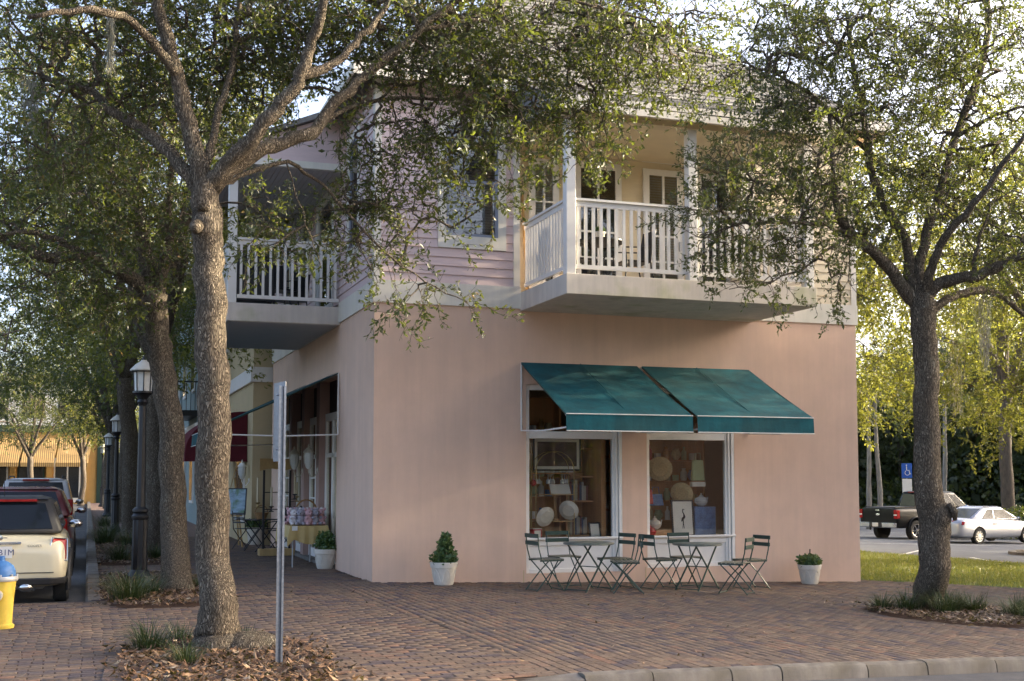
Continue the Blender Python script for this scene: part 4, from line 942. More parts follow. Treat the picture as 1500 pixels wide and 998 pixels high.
# clipped shrub by the lot
p = at(1492,742,52); sh_ = empty('shrub', (p[0],p[1],gz(p[0])-.12), 0, 'rounded clipped shrub behind the silver coupe', 'shrub')
pts = []
while len(pts) < 2600:
    q = rng.normal(0,1,3); q /= np.linalg.norm(q); q = q*rng.random()**.25
    if q[2] > -.3: pts.append((q[0]*1.7, q[1]*1.3, .4+q[2]*1.0))
leafcloud('foliage', pts, .16, K['leaf_far'], sh_); MB().tube([(0,0,-.05),(0,0,.7)], .06, 6).build('stem', K['bark_far'], sh_)
# Spanish moss hanging in the right oak and left oak
def moss(loc, L, w, label):
    o = empty('spanish_moss', loc, 0, label, 'moss', 'moss strands in the oaks'); n = 420; V = []
    for i in range(n):
        u = rng.random(); rr = w*(1-.75*u)*sqrt(rng.random()); a = rng.uniform(0,2*pi); p = np.array([rr*cos(a), rr*sin(a), -u*L]); d = np.array([rng.normal(0,.03), rng.normal(0,.03), -rng.uniform(.07,.2)]); s = np.array([.004*cos(a+1),.004*sin(a+1),0])
        V.append([p-s, p+s, p+d])
    V = np.array(V).reshape(-1,3); link('strands', npmesh('strands', V, np.arange(len(V)).reshape(-1,3), K['moss'], rng.random(n)), o)['kind'] = 'stuff'
moss(at(1440,428,16.6), 1.0, .16, 'pale moss hanging under the lowest right limb of the right oak')
moss(at(1398,470,26), 2.0, .4, 'pale moss hanging right of the right oak trunk')
moss(at(163,10,10.9), .5, .035, 'grey moss strand hanging high in the nearest oak')
moss(at(50,110,12.3), .5, .15, 'grey moss clump on the upper left limb of the nearest oak')
# grass clumps -------------------------------------------------------------------
def clump(seed, n, h, spread):
    r = np.random.default_rng(seed); V = []; F = []
    for i in range(n):
        a = r.uniform(0,2*pi); rr = spread*.35*sqrt(r.random()); b = np.array([rr*cos(a+r.normal(0,.6)), rr*sin(a+r.normal(0,.6)), -.02]); hh = h*r.uniform(.6,1.15); out = spread*r.uniform(.25,1.1); d = np.array([cos(a), sin(a), 0]); s = np.array([-sin(a), cos(a), 0])*.0055
        k = len(V)
        for u in (0, .35, .7, 1):
            p = b+d*out*u**1.7+np.array([0,0,hh*(u-.45*u**3*out/spread)]); w = s*(1-u*.9); V += [p-w, p+w]
        for j in range(3): F.append((k+2*j, k+2*j+1, k+2*j+3, k+2*j+2))
    return npmesh('blades', np.array(V), np.array(F), K['blade'], np.repeat(r.random(n),3))
CL = [clump(1,210,.36,.42), clump(2,260,.44,.5), clump(3,130,.28,.3)]
cl = [(-3.62,-1.9,1,1.15,'grass clump at the foot of the nearest street lamp'),(-3.35,-1.25,0,1.0,'grass clump between the nearest lamp and the kerb end'),(-2.6,-.3,2,.9,'small grass tuft right of the second oak trunk'),
      (-3.6,-6.75,0,1.0,'grass clump left of the nearest oak trunk'),(-3.35,-7.75,2,1.0,'small grass tuft in the mulch before the nearest oak'),(-3.3,-6.3,2,.9,'sparse grass tuft behind the nearest oak'),(-2.72,-6.5,2,.8,'grass tuft right of the nearest oak trunk'),
      (-3.55,5.9,1,1.1,'grass clump behind the nearest lamp beside the kerb'),(-2.85,6.3,1,.9,'grass clump behind the second oak'),(-3.7,12.6,1,1.4,'large grass clump beside the kerb past the second bed'),(-3.2,11.4,1,1.1,'grass clump beside the third oak'),(-3.6,15.4,1,1.2,'grass clump before the second street lamp'),(-3.6,24,1,1.2,'far grass clump behind the second street lamp'),
      (6.05,-5.0,0,1.0,'grass clump at the left foot of the right oak'),(6.35,-5.35,1,.9,'grass clump before the right oak trunk'),(6.9,-5.2,0,.95,'grass clump right of the right oak trunk'),(5.75,-4.85,2,1.1,'grass tuft at the left end of the right bed'),(7.15,-5.75,1,.85,'grass clump nearest the driveway in the right bed'),(6.65,-5.15,0,.9,'grass clump hiding the root of the right oak'),(7.0,-6.1,2,1.1,'grass tuft at the front of the right bed')]
for (x, y, k, s, lab) in cl:
    o = empty('grass_clump', (x, y, gz(x)+.03), rng.uniform(0,6), lab, 'grass clump', 'ornamental grass clumps in the tree beds'); c = link('blades', CL[k], o); o.scale = (s,s,s)

# ================================================================== bistro set
def bistro_chair():
    t = empty('bistro_chair', (0,0,0)); G_ = K['green_steel']       # faces +x, feet on z = 0
    w = .19
    for s in (-1, 1):
        y = s*w
        MB().tube([(.20,y,0),(.02,y,.26),(-.17,y,.46),(-.215,y,.62),(-.235,y,.84)], .0095, 6).build('upright', G_, t, smooth=True)
        MB().tube([(-.25,y*.93,0),(-.02,y*.93,.26),(.18,y*.93,.452)], .0095, 6).build('leg', G_, t, smooth=True)
        MB().bar((-.19,y*.96,.445),(.20,y*.96,.445), .01, .022).build('seat_rail', G_, t)
    for x, z in ((.185,.02),(-.235,.02),): MB().bar((x,-w,z),(x,w,z), .012, .012).build('stretcher', G_, t)
    for i in range(6):
        x = -.165+i*.068; MB().box(x-.024,x+.024,-.2,.2,.457,.471).build('seat_slat', K['slat_wood'], t, bevel=.003)
    for z, x in ((.70,-.226),(.81,-.236)):
        MB().box(x-.016,x-.002,-.205,.205,z-.03,z+.03).build('back_slat', G_, t, bevel=.003)
    return t
def place(o, x, y, rz, label, group=None, z=None):
    o.location = (x, y, gz(x)+.002 if z is None else z); o.rotation_euler = (0,0,rz); o['label'] = label
    if group: o['group'] = group
    return o
ch0 = bistro_chair(); ch0['category'] = 'chair'
CH = [(2.27,-1.55,.12,'dark green folding chair left of the left table, farthest left of all'), (2.86,-.80,-pi/2+.1,'folding chair behind the left table with its back to the display window'),
      (3.50,-1.30,pi+.25,'folding chair right of the left table, the one nearer the wall'), (3.34,-2.02,pi-.30,'folding chair right of the left table, the one nearer the road'),
      (4.23,-1.35,.15,'folding chair left of the right table'), (4.98,-.78,-pi/2+.05,'folding chair behind the right table, before the bird picture'),
      (5.05,-2.22,pi/2+.75,'folding chair on the road side of the right table with its back turned'), (5.78,-1.42,pi+.15,'folding chair right of the right table, farthest right of all')]
for i, (x, y, r, lab) in enumerate(CH): place(ch0 if i == 0 else copy_tree(ch0), x, y, r, lab, 'bistro chairs by the shop windows')
K['table_top'] = mat('weathered_table_top', (.13,.15,.125), .35, .35, 9, .1, 50, spec=.6)
def bistro_table():
    t = empty('bistro_table', (0,0,0)); t['category'] = 'table'
    MB().lathe([(.37,.685),(.385,.692),(.385,.708),(.375,.715)], 36).build('table_top', K['table_top'], t, smooth=True)
    for s in (-1, 1):
        MB().bar((-.33,s*.20,0),(.30,s*.17,.685), .012, .026, (0,1,0)).build('leg', K['green_steel'], t)
        MB().bar((.33,s*.185,0),(-.30,s*.155,.685), .012, .026, (0,1,0)).build('leg', K['green_steel'], t)
    for x, z in ((-.30,.03),(.30,.03),(0,.355)): MB().bar((x,-.2,z),(x,.2,z), .014, .014).build('stretcher', K['green_steel'], t)
    return t
tb = bistro_table(); place(tb, 2.93, -1.62, .5, 'round folding table before the left display window', 'bistro tables'); place(copy_tree(tb), 4.78, -1.55, .55, 'round folding table before the right display window', 'bistro tables')

# ================================================================== planters
def planter(x, y, label, plant, s=1.0, z=None):
    t = empty('planter', (x, y, gz(x) if z is None else z), rng.uniform(0,3), label, 'planter', 'white planters')
    MB().lathe([(.0,.0),(.135,.0),(.15,.02),(.185,.25),(.19,.262),(.205,.265),(.215,.34),(.205,.345),(.185,.34),(.18,.29),(0,.28)], 28, cap=False).build('pot', K['pot'], t, smooth=True)
    r = MB()
    for k in range(6):
        a = 2*pi*k/6; pts = []
        for u in np.linspace(0,1,9): aa = a+(u-.5)*.9; z_ = .05+.19*sin(pi*u); R_ = .142+.19*z_; pts.append((R_*cos(aa), R_*sin(aa), z_))
        r.tube(pts, .006, 5)
    r.build('swag_relief', K['pot'], t, smooth=True)
    pts = []
    if plant == 'cone':
        while len(pts) < 700:
            u = rng.random(); rr = (.15*(1-u)**.6+.02)*sqrt(rng.random()); a = rng.uniform(0,6.3); pts.append((rr*cos(a)-.02, rr*sin(a), .42+.34*u))
        while len(pts) < 1100: a = rng.uniform(0,6.3); rr = .2*sqrt(rng.random()); pts.append((rr*cos(a), rr*sin(a), .34+.1*rng.random()))
    elif plant == 'round':
        while len(pts) < 800: q = rng.normal(0,1,3); q /= np.linalg.norm(q); q *= rng.random()**.33; pts.append((q[0]*.17, q[1]*.17, .48+q[2]*.17))
        while len(pts) < 1100: a = rng.uniform(0,6.3); rr = .24*sqrt(rng.random()); pts.append((rr*cos(a)+.08, rr*sin(a), .33+.08*rng.random()))
    else:
        while len(pts) < 800: a = rng.uniform(0,6.3); rr = .2*sqrt(rng.random()); pts.append((rr*cos(a), rr*sin(a), .34+.2*rng.random()*(1-rr*2)))
    leafcloud('foliage', pts, .065, K['shrub'], t); MB().lathe([(.0,.3),(.178,.3)], 20, cap=False).build('soil', K['soil'], t)
    MB().tube([(0,0,.28),(-.02,0,.62)], .012, 6).build('stem', K['bark_far'], t); t.scale = (s,s,s); return t
planter(1.0,-.50,'white planter with upright leafy shrub left of the display windows','cone',1.0)
planter(7.48,-.48,'white planter with low shrub right of the display windows','low',.95)
planter(-.16,3.05,'white planter with round shrub before the cloth-covered table','round',1.0)
planter(-.30,11.3,'white planter with leafy plant beyond the candle stand','low',1.2)

# ================================================================== street lamps
def street_lamp():
    t = empty('street_lamp', (0,0,0)); t['category'] = 'street lamp'
    MB().lathe([(.20,0),(.205,.05),(.17,.09),(.155,.13),(.13,.16)], 20).build('base', K['black'], t, smooth=True)
    MB().lathe([(.115,.15),(.11,.95)], 40, flute=.05, fn=10).build('fluted_shaft', K['black'], t, smooth=True)
    MB().lathe([(.12,.94),(.135,.97),(.135,1.0),(.10,1.04),(.125,1.07),(.125,1.10),(.075,1.14)], 20).build('collar', K['black'], t, smooth=True)
    MB().lathe([(.068,1.12),(.055,2.78)], 32, flute=.05, fn=8).build('pole', K['black'], t, smooth=True)
    MB().lathe([(.06,2.74),(.09,2.80),(.07,2.84),(.10,2.90),(.165,2.94),(.165,2.97)], 16).build('lantern_seat', K['black'], t, smooth=True)
    l = MB().lathe([(.135,2.97),(.15,3.30)], 8).build('lantern_glass', K['lamp_glass'], t)
    r = MB()
    for k in range(8):
        a = 2*pi*k/8; r.tube([(.14*cos(a),.14*sin(a),2.97),(.155*cos(a),.155*sin(a),3.30)], .009, 5)
    r.build('cage_bars', K['black'], l)
    MB().lathe([(.20,3.29),(.205,3.31),(.12,3.40),(.05,3.45),(.04,3.47)], 24, flute=.025, fn=12).build('roof_cap', K['lampcap'], t, smooth=True)
    MB().lathe([(.205,3.275),(.21,3.292)], 24, flute=.03, fn=12).build('rim', K['black'], t)
    MB().lathe([(.035,3.46),(.04,3.48),(.018,3.50),(.012,3.54)], 12).build('finial', K['black'], t, smooth=True)
    return t
K['lampcap'] = mat('pale_lamp_cap', (.55,.53,.46), .5, .08, 6)
lp = street_lamp()
for i, (y, lab) in enumerate([(1.62,'nearest black street lamp with pale lantern cap'),(19.5,'second black street lamp along the kerb'),(35,'third black street lamp along the kerb'),(53,'farthest black street lamp along the kerb')]):
    place(lp if i == 0 else copy_tree(lp), -3.37, y, 0, lab, 'street lamps along the kerb')

# ================================================================== hydrant, sign
h = empty('fire_hydrant', (-5.02,-4.3,0), 0, 'yellow fire hydrant with blue bonnet at the left edge', 'hydrant')
K['hyd'] = mat('hydrant_yellow', (.56,.40,.05), .55, .15, 8, .2, 30, blotch=((.25,.15,.05), 5, .6, .8, .6)); K['hydb'] = mat('hydrant_blue', (.05,.16,.38), .5, .2, 8, .2, 30)
MB().lathe([(.14,0),(.145,.03),(.12,.05),(.135,.34),(.15,.50)], 24).build('barrel', K['hyd'], h, smooth=True)
MB().lathe([(.165,.50),(.17,.51),(.17,.535),(.165,.55)], 24).build('flange', K['frame_grey'], h, smooth=True)
MB().lathe([(.14,.55),(.145,.60),(.12,.66),(.07,.70),(.035,.715),(.035,.76),(.02,.765)], 24).build('bonnet', K['hydb'], h, smooth=True)
bh = MB().lathe([(.014,0),(.014,.025)], 6).build('flange_bolt', K['frame_grey'], h); bh.location = (.155,0,.548)
for k in range(1,8): q_ = link('flange_bolt', bh.data, h); q_.location = (.155*cos(pi/4*k), .155*sin(pi/4*k), .548)
for a in (-1.75, 1.4, 2.95):
    n_ = MB().lathe([(.055,.0),(.055,.10),(.07,.10),(.07,.15),(.03,.16),(.025,.19)], 14).build('nozzle_cap', K['frame_grey'], h, smooth=True); n_.location = (.11*cos(a), .11*sin(a), .36); n_.rotation_euler = (0, pi/2, a)
s = empty('sign_post', (-2.63,-8.15,.02), 0, 'galvanised signpost with its sign seen edge-on beside the nearest oak', 'sign')
MB().add([(-.03,-.02,-.2),(-.012,-.02,-.2),(-.008,.012,-.2),(.008,.012,-.2),(.012,-.02,-.2),(.03,-.02,-.2),(.03,-.014,-.2),(.016,-.014,-.2),(.012,.018,-.2),(-.012,.018,-.2),(-.016,-.014,-.2),(-.03,-.014,-.2)]+[(x,y,2.36) for x,y in ((-.03,-.02),(-.012,-.02),(-.008,.012),(.008,.012),(.012,-.02),(.03,-.02),(.03,-.014),(.016,-.014),(.012,.018),(-.012,.018),(-.016,-.014),(-.03,-.014))],
         [(i,(i+1)%12,12+(i+1)%12,12+i) for i in range(12)]+[(12,13,22,23),(13,14,21,22),(14,15,20,21),(15,16,19,20),(16,17,18,19)]).build('channel_post', K['galv'], s)
p = MB().box(-.004,.0,-.02,.30,1.72,2.40).build('sign_plate', K['galv'], s, bevel=.001); p.rotation_euler = (0,0,radians(9)); p.location = (.022,.0,0)
p2 = MB().box(.0015,.003,-.015,.295,1.725,2.395).build('sign_face', K['white'], s); p2.rotation_euler = (0,0,radians(9)); p2.location = (.022,.0,0)
for z in (1.82, 2.28): b_ = MB().lathe([(.008,-.02),(.008,.02)], 8).build('bolt', K['galv'], s); b_.location = (-.03,.0,z); b_.rotation_euler = (0,pi/2,0)

# ================================================================== things on the side pavement
K['cloth'] = mat('gold_tablecloth', (.50,.36,.14), .7, .1, 5, .2, 60)
dt = empty('display_table', (-.40,4.15,0), 0, 'folding table under a gold cloth by the side shop front', 'table')
hx, hy = .34, .78
for sx in (-1,1):
    for sy in (-1,1): MB().tube([(sx*.27,sy*.66,0),(sx*.27,sy*.66,.72)], .014, 8).build('leg', K['frame_grey'], dt)
MB().box(-hx+.02,hx-.02,-hy+.02,hy-.02,.715,.735).build('table_top', K['frame_grey'], dt)
v = []; f = []; ring = []
nP = 64
for k in range(nP):
    a = 2*pi*k/nP; c_, s_ = cos(a), sin(a); m_ = max(abs(c_), abs(s_)); ring.append((c_/m_*hx, s_/m_*hy, a))
for (x, y, a) in ring: v.append((x, y, .742))
for (x, y, a) in ring:
    corner = (abs(abs(x)-hx) < .02 and abs(abs(y)-hy) < .1); dr = .27+.06*sin(a*3)+(.12 if corner else 0); o_ = .025+.018*sin(a*13)
    v.append((x*(1+.35*o_)+o_*np.sign(x)*(abs(abs(x)-hx) < .02), y+o_*np.sign(y)*(abs(abs(y)-hy) < .02), .742-dr*.55))
for (x, y, a) in ring:
    corner = (abs(abs(x)-hx) < .02 and abs(abs(y)-hy) < .1); dr = .27+.06*sin(a*3)+(.14 if corner else 0); o_ = .03+.028*sin(a*13+.4)
    v.append((x+o_*np.sign(x)*(abs(abs(x)-hx) < .02), y+o_*np.sign(y)*(abs(abs(y)-hy) < .02), .742-dr))
f.append(tuple(range(nP)))
for q in range(2):
    for k in range(nP): f.append((q*nP+k, q*nP+(k+1)%nP, (q+1)*nP+(k+1)%nP, (q+1)*nP+k))
MB().add(v, f).build('tablecloth', K['cloth'], dt, smooth=True)
def plush(x, y, z, rz, m, label):
    t = empty('plush_toy', (x,y,z), rz, label, 'plush toy', 'plush toys on the gold cloth'); b = MB()
    b.ball((0,0,.075), .07, 10, 8, 1, .9, 1.1).ball((.015,0,.175), .055, 10, 8).ball((.065,0,.165), .024, 8, 6)
    for s_ in (-1,1): b.ball((0,s_*.048,.225), .024, 8, 6, .6, 1, 1).ball((.06,s_*.045,.03), .028, 8, 6, 1.5, 1, .9).ball((.05,s_*.065,.11), .02, 8, 6, 1.4, .9, 1)
    b.build('body', m, t, smooth=True)
    e = MB()
    for s_ in (-1,1): e.ball((.062,s_*.022,.188), .007, 6, 5)
    e.ball((.09,0,.168), .008, 6, 5); e.build('face', K['black'], t); t.scale = (1.3,1.3,1.3); return t
PM = [mat('pink_plush', (.55,.33,.34), .95, .1, 30, .6, 80), mat('grey_plush', (.34,.32,.36), .95, .1, 30, .6, 80), mat('white_plush', (.62,.57,.56), .95, .1, 30, .6, 80), mat('black_plush', (.03,.028,.028), .9, .2, 30, .6, 80), mat('brown_plush', (.2,.12,.07), .95, .1, 30, .6, 80)]
k = 0
spots = [(-.66,4.0,2,0),(-.55,3.92,1,0),(-.42,3.88,0,0),(-.3,3.9,1,0),(-.18,3.95,0,0),(-.6,4.2,1,0),(-.45,4.18,2,0),(-.3,4.2,0,0),(-.18,4.22,2,0),(-.64,4.45,0,0),(-.48,4.42,1,0),(-.66,4.75,3,0),(-.54,4.95,3,0),(-.62,5.2,4,0),(-.4,5.15,3,0)]
nm = ['pink','grey','white','black','brown']; wh = ['front row','middle row','back row']
for i, (x, y, c, _) in enumerate(spots):
    r_ = 0 if y < 4.1 else 1 if y < 4.6 else 2; same = sorted(q[0] for q in spots if q[2] == c and (0 if q[1] < 4.1 else 1 if q[1] < 4.6 else 2) == r_)
    od = '' if len(same) == 1 else ['leftmost ','second ','third '][same.index(x)]
    plush(x+.02, y-.4, .742, -pi/2+rng.uniform(-.5,.5), PM[c], '%s%s plush animal in the %s on the gold cloth' % (od, nm[c], wh[r_]))
K['wicker'] = mat('wicker', (.33,.18,.07), .7, .3, 40, .5, 90)
def basket(loc, s, label):
    t = empty('basket', loc, .3, label, 'basket'); MB().lathe([(.10,0),(.15,.12),(.16,.14),(.145,.14),(.095,.015),(0,.015)], 24, cap=False).build('bowl', K['wicker'], t, smooth=True)
    MB().tube([(.15*cos(a),0,.13+.17*sin(a)) for a in np.linspace(0,pi,12)], .011, 6).build('handle', K['wicker'], t, smooth=True)
    MB().tube([(.155*cos(a),.155*sin(a),.135) for a in np.linspace(0,2*pi,25)], .01, 6).build('rim', K['wicker'], t); t.scale = (s,s,s)
basket((-.30,4.3,.742), 1.5, 'wicker basket with arched handle among the plush toys')
MB_ = MB().box(-.001,.001,-.05,.05,0,.08).build('price_card', K['white']); MB_.location = (-.66,3.345,.66); MB_.rotation_euler = (0,0,pi/2); tag(MB_, 'white price card pinned to the near edge of the gold cloth', 'card')
# black candle stand with wooden header and base
cs = empty('candle_stand', (-.45,7.0,0), 0, 'tall black iron candle stand with wooden header and wooden base', 'display stand')
MB().box(-.36,.36,-.16,.16,0,.14).build('base', K['pale_wood'], cs, bevel=.008)
for x in (-.27,.27): MB().box(x-.022,x+.022,-.022,.022,.14,1.76).build('post', K['black'], cs)
v_ = [(-.36+.72*u, -.02, 1.74+.05*abs(sin(pi*u*1.5))) for u in np.linspace(0,1,13)]
MB().prism(v_+[(.36,-.02,2.0),(-.36,-.02,2.0)], (0,.04,0)).build('header', K['pale_wood'], cs)
def textmesh(body, size, m, parent, loc, rot, name='lettering', ext=.001, align='CENTER'):
    c = bpy.data.curves.new(name, 'FONT'); c.body = body; c.size = size; c.align_x = align; c.align_y = 'CENTER'; c.extrude = ext; c.resolution_u = 2
    o = bpy.data.objects.new(name, c); COL.objects.link(o); dg = bpy.context.evaluated_depsgraph_get(); me = bpy.data.meshes.new_from_object(o.evaluated_get(dg)); bpy.data.objects.remove(o)
    me.materials.clear(); me.materials.append(m); q = link(name, me, parent); q.location = loc; q.rotation_euler = rot; return q
for z in (.55,.95,1.3):
    MB().bar((-.27,0,z),(.27,0,z), .02, .02).build('shelf_bar', K['black'], cs)
K['brass'] = mat('brass', (.42,.31,.13), .35, .2, 10, metal=.8); K['candle'] = mat('cream_candle', (.62,.52,.33), .5)
for i, (x, y, z, hh) in enumerate([(-.40,-.05,.98,.62),(-.12,-.06,.9,.5),(.12,-.05,1.0,.55),(.36,-.06,1.15,.55),(.42,.05,1.1,.4)]):
    c = empty('candle_holder', (-.45+x,7.0+y,z), 0, ['tall cream candle left of the stand posts','cream candle between the stand posts, left one','cream candle between the stand posts, right one','brass chime candle right of the stand posts','short candle at the right side of the stand'][i], 'candle holder', 'candles on the black stand')
    MB().lathe([(.05,0),(.055,.015),(.015,.03),(.012,.08),(.05,.10),(.055,.115),(.02,.12)], 14).build('cup', K['black'] if i % 2 else K['brass'], c, smooth=True); MB().lathe([(.022,.115),(.022,hh),(.004,hh+.01)], 12).build('candle', K['candle'], c, smooth=True)
    MB().bar((0,0,.02),((.27 if x > 0 else -.27)-x,-y,.0), .012, .012).build('bracket', K['black'], c)
# iron cafe chair and small table, easel with painting
def iron_chair(loc, rz, label):
    t = empty('iron_chair', loc, rz, label, 'chair', 'black iron chairs on the side pavement')
    for s_ in (-1,1):
        MB().tube([(.22,s_*.2,0),(-.02,s_*.2,.24),(-.2,s_*.2,.45),(-.24,s_*.2,.86)], .011, 6).build('upright', K['black'], t, smooth=True); MB().tube([(-.24,s_*.19,0),(.2,s_*.19,.45)], .011, 6).build('leg', K['black'], t)
        MB().tube([(-.22,s_*.21,.64),(0,s_*.24,.66),(.2,s_*.22,.62),(.22,s_*.2,.5)], .012, 6).build('arm', K['black'], t, smooth=True)
    for i in range(5): MB().box(-.17+i*.08,-.12+i*.08,-.2,.2,.45,.462).build('seat_slat', K['black'], t)
    for z in (.6,.7,.8): MB().bar((-.22-.02*(z-.6)/.2,-.2,z),(-.22-.02*(z-.6)/.2,.2,z), .012, .035).build('back_slat', K['black'], t)
    return t
iron_chair((-.75,9.6,0), .6, 'black iron chair beyond the candle stand'); iron_chair((-.15,8.4,0), 2.4, 'black iron chair behind the signpost near the shop wall')
st = empty('side_table', (-.55,8.6,0), .4, 'small black folding table holding a basket beyond the candle stand', 'table')
MB().box(-.3,.3,-.3,.3,.68,.70).build('table_top', K['black'], st)
for s_ in (-1,1): MB().bar((-.28,s_*.24,0),(.28,s_*.24,.68), .014, .02).build('leg', K['black'], st); MB().bar((.28,s_*.22,0),(-.28,s_*.22,.68), .014, .02).build('leg', K['black'], st)
basket((-.55,8.6,.70), 1.0, 'wicker basket on the small black folding table')
ea = empty('easel', (-1.0,10.6,0), -.5, 'pale wooden easel standing on the side pavement', 'easel')
MB().bar((-.32,-.12,0),(.10,.12,1.95), .035,.02).build('leg', K['pale_wood'], ea); MB().bar((.36,-.12,0),(.06,.10,1.5), .035,.02).build('leg', K['pale_wood'], ea); MB().bar((0,.55,0),(.05,.12,1.6), .035,.02).build('leg', K['pale_wood'], ea); MB().bar((-.32,-.09,.72),(.32,-.09,.72), .05,.03).build('ledge', K['pale_wood'], ea)
K['paint_sky'] = mat('landscape_painting', (.30,.42,.50), .5, .4, 5, stretch=(1,1,3), blotch=((.10,.2,.05), 4, .5, .6, .8))
def picture(name, loc, rot, w, hgt, fm, mm, im, mw, label, cat='picture'):
    t = empty(name, loc, 0, label, cat); t.rotation_euler = rot; f_ = MB(); b = .025
    for (a, c, e, g_) in ((-w/2,-w/2+b,0,hgt),(w/2-b,w/2,0,hgt),(-w/2+b,w/2-b,0,b),(-w/2+b,w/2-b,hgt-b,hgt)): f_.box(a,c,-.012,.012,e,g_)
    f_.build('frame', fm, t); 
    if mw: MB().box(-w/2+b,w/2-b,-.004,.006,b,hgt-b).build('mat_board', mm, t)
    MB().box(-w/2+b+mw,w/2-b-mw,-.006 if mw else -.003,-.0045 if mw else .006,b+mw,hgt-b-mw).build('image', im, t); return t
picture('painting', (-1.03,10.47,.745), (-.12,0,-.5), .78, .62, K['black'], K['white'], K['paint_sky'], 0, 'landscape painting resting on the easel', 'painting')

# ================================================================== display inside the shop windows
K['sunset'] = mat('sunset_print', (.06,.025,.03), .5, .6, 3, stretch=(1,1,3), blotch=((.65,.33,.06), 2.4, .57, .7, .8)); K['paper'] = mat('paper', (.70,.67,.58), .8, .04, 6)
K['porcelain'] = mat('porcelain', (.66,.62,.52), .25, .06, 6); K['crystal'] = mat('crystal_glass', (.62,.64,.62), .08, .1, 8, spec=1.0); K['red'] = mat('red_lacquer', (.42,.03,.03), .35, .15, 6); K['greenp'] = mat('pale_green_paper', (.38,.46,.26), .8, .06, 6); K['blue'] = mat('blue_cloth', (.10,.18,.33), .8, .3, 9); K['straw'] = mat('straw', (.55,.44,.24), .8, .2, 30, .4, 80)
MB().box(2.56,4.1,.14,1.1,.45,.60).build('display_deck', K['wood'], house); MB().box(4.72,6.2,.14,1.1,.45,.60).build('display_deck', K['wood'], house)
Z0 = .602
picture('framed_picture', (3.30,.62,1.72), (0,0,0), .86, .56, K['black'], K['paper'], K['sunset'], .05, 'dark sunset picture in white mat and black frame in the left window')
MBp = picture('framed_picture', (5.52,.34,Z0), (-.1,0,0), .42, .62, K['black'], K['paper'], K['paper'], .07, 'white-matted picture of a dark wading bird in the right window')
b = MB(); b.tube([(-.01,-.009,.13),(.0,-.009,.2),(.0,-.009,.28)], .006, 5).tube([(.02,-.009,.13),(.01,-.009,.2),(.01,-.009,.28)], .005, 5).tube([(-.03,-.009,.25),(.0,-.009,.30),(.03,-.009,.33),(.02,-.009,.38),(.0,-.009,.42),(.01,-.009,.46),(.04,-.009,.455)], [.006,.025,.022,.009,.008,.01,.003], 6); b.build('bird_print', K['black'], MBp)
picture('small_frame', (3.86,.30,Z0), (-.2,0,.15), .22, .26, K['black'], K['paper'], K['paper'], .03, 'small black-framed print at the lower right of the left window')
# arched brass etagere
et = empty('etagere', (3.17,.5,Z0), 0, 'thin brass display rack with arched top in the left window', 'rack')
for y in (-.12,.12):
    MB().tube([(-.34,y,0),(-.34,y,1.12)]+[(-.34*cos(a),y,1.12+.32*sin(a)) for a in np.linspace(.2,pi-.2,9)]+[(.34,y,1.12),(.34,y,0)], .009, 6).build('hoop', K['brass'], et, smooth=True)
for z in (.28,.72,1.1): MB().box(-.33,.33,-.12,.12,z-.008,z+.004).build('shelf', K['pale_wood'] if z < .8 else K['crystal'], et)
def plate(loc, r, rot, m, label, name='plate'):
    t = empty(name, loc, 0, label, name.replace('_',' ')); t.rotation_euler = rot
    MB().lathe([(.0,.0),(r*.6,.0),(r*.66,.012),(r,.03),(r,.036),(r*.64,.02),(r*.58,.008),(0,.008)], 32, cap=False).build('dish', m, t, smooth=True); MB().lathe([(r*.2,.009),(r*.42,.0095),(r*.42,.0105),(r*.2,.0105)], 24, cap=False).build('motif', K['paper'], t)
plate((2.98,.30,.95), .17, (radians(-72),0,.2), K['porcelain'], 'left white decorative plate low in the left window'); plate((3.42,.42,1.05), .17, (radians(-70),0,-.7), K['porcelain'], 'right white decorative plate on the brass rack')
plate((5.28,.75,1.75), .22, (radians(-75),0,-.5), K['straw'], 'upper oval straw platter in the right window', 'platter'); plate((5.62,.60,1.32), .20, (radians(-70),0,-.7), K['straw'], 'lower straw platter above the bird picture', 'platter')
bk = empty('open_book', (3.30,.45,1.33), 0, 'open book on a slanted stand in the left window', 'book'); bk.rotation_euler = (radians(50),.0,-.1)
MB().add([(-.17,0,0),(0,0,-.012),(.17,0,0),(.17,.2,0),(0,.2,-.012),(-.17,.2,0),(-.17,0,.02),(0,0,.012),(.17,0,.02),(.17,.2,.02),(0,.2,.012),(-.17,.2,.02)], [(0,1,4,5),(1,2,3,4),(6,7,10,11),(7,8,9,10),(0,1,7,6),(1,2,8,7),(2,3,9,8),(3,4,10,9),(4,5,11,10),(5,0,6,11)]).build('pages', K['paper'], bk); MB().box(-.18,.18,-.01,.21,-.022,-.014).build('cover', K['wood'], bk)
for i in range(9):
    g = empty('wine_glass', (2.88+i*.085,.62+.1*(i % 3),1.50), 0, '%s clear stemmed glass from the left in the hanging row' % ['first','second','third','fourth','fifth','sixth','seventh','eighth','ninth'][i], 'glass', 'hanging glasses in the left window')
    MB().lathe([(.034,.16),(.032,.158),(.005,.15),(.005,.09),(.03,.06),(.036,.02),(.03,.0)], 12).build('bowl', K['crystal'], g, smooth=True)
MB().box(2.8,3.75,.55,.9,1.665,1.68).build('glass_rail', K['wood'], house)
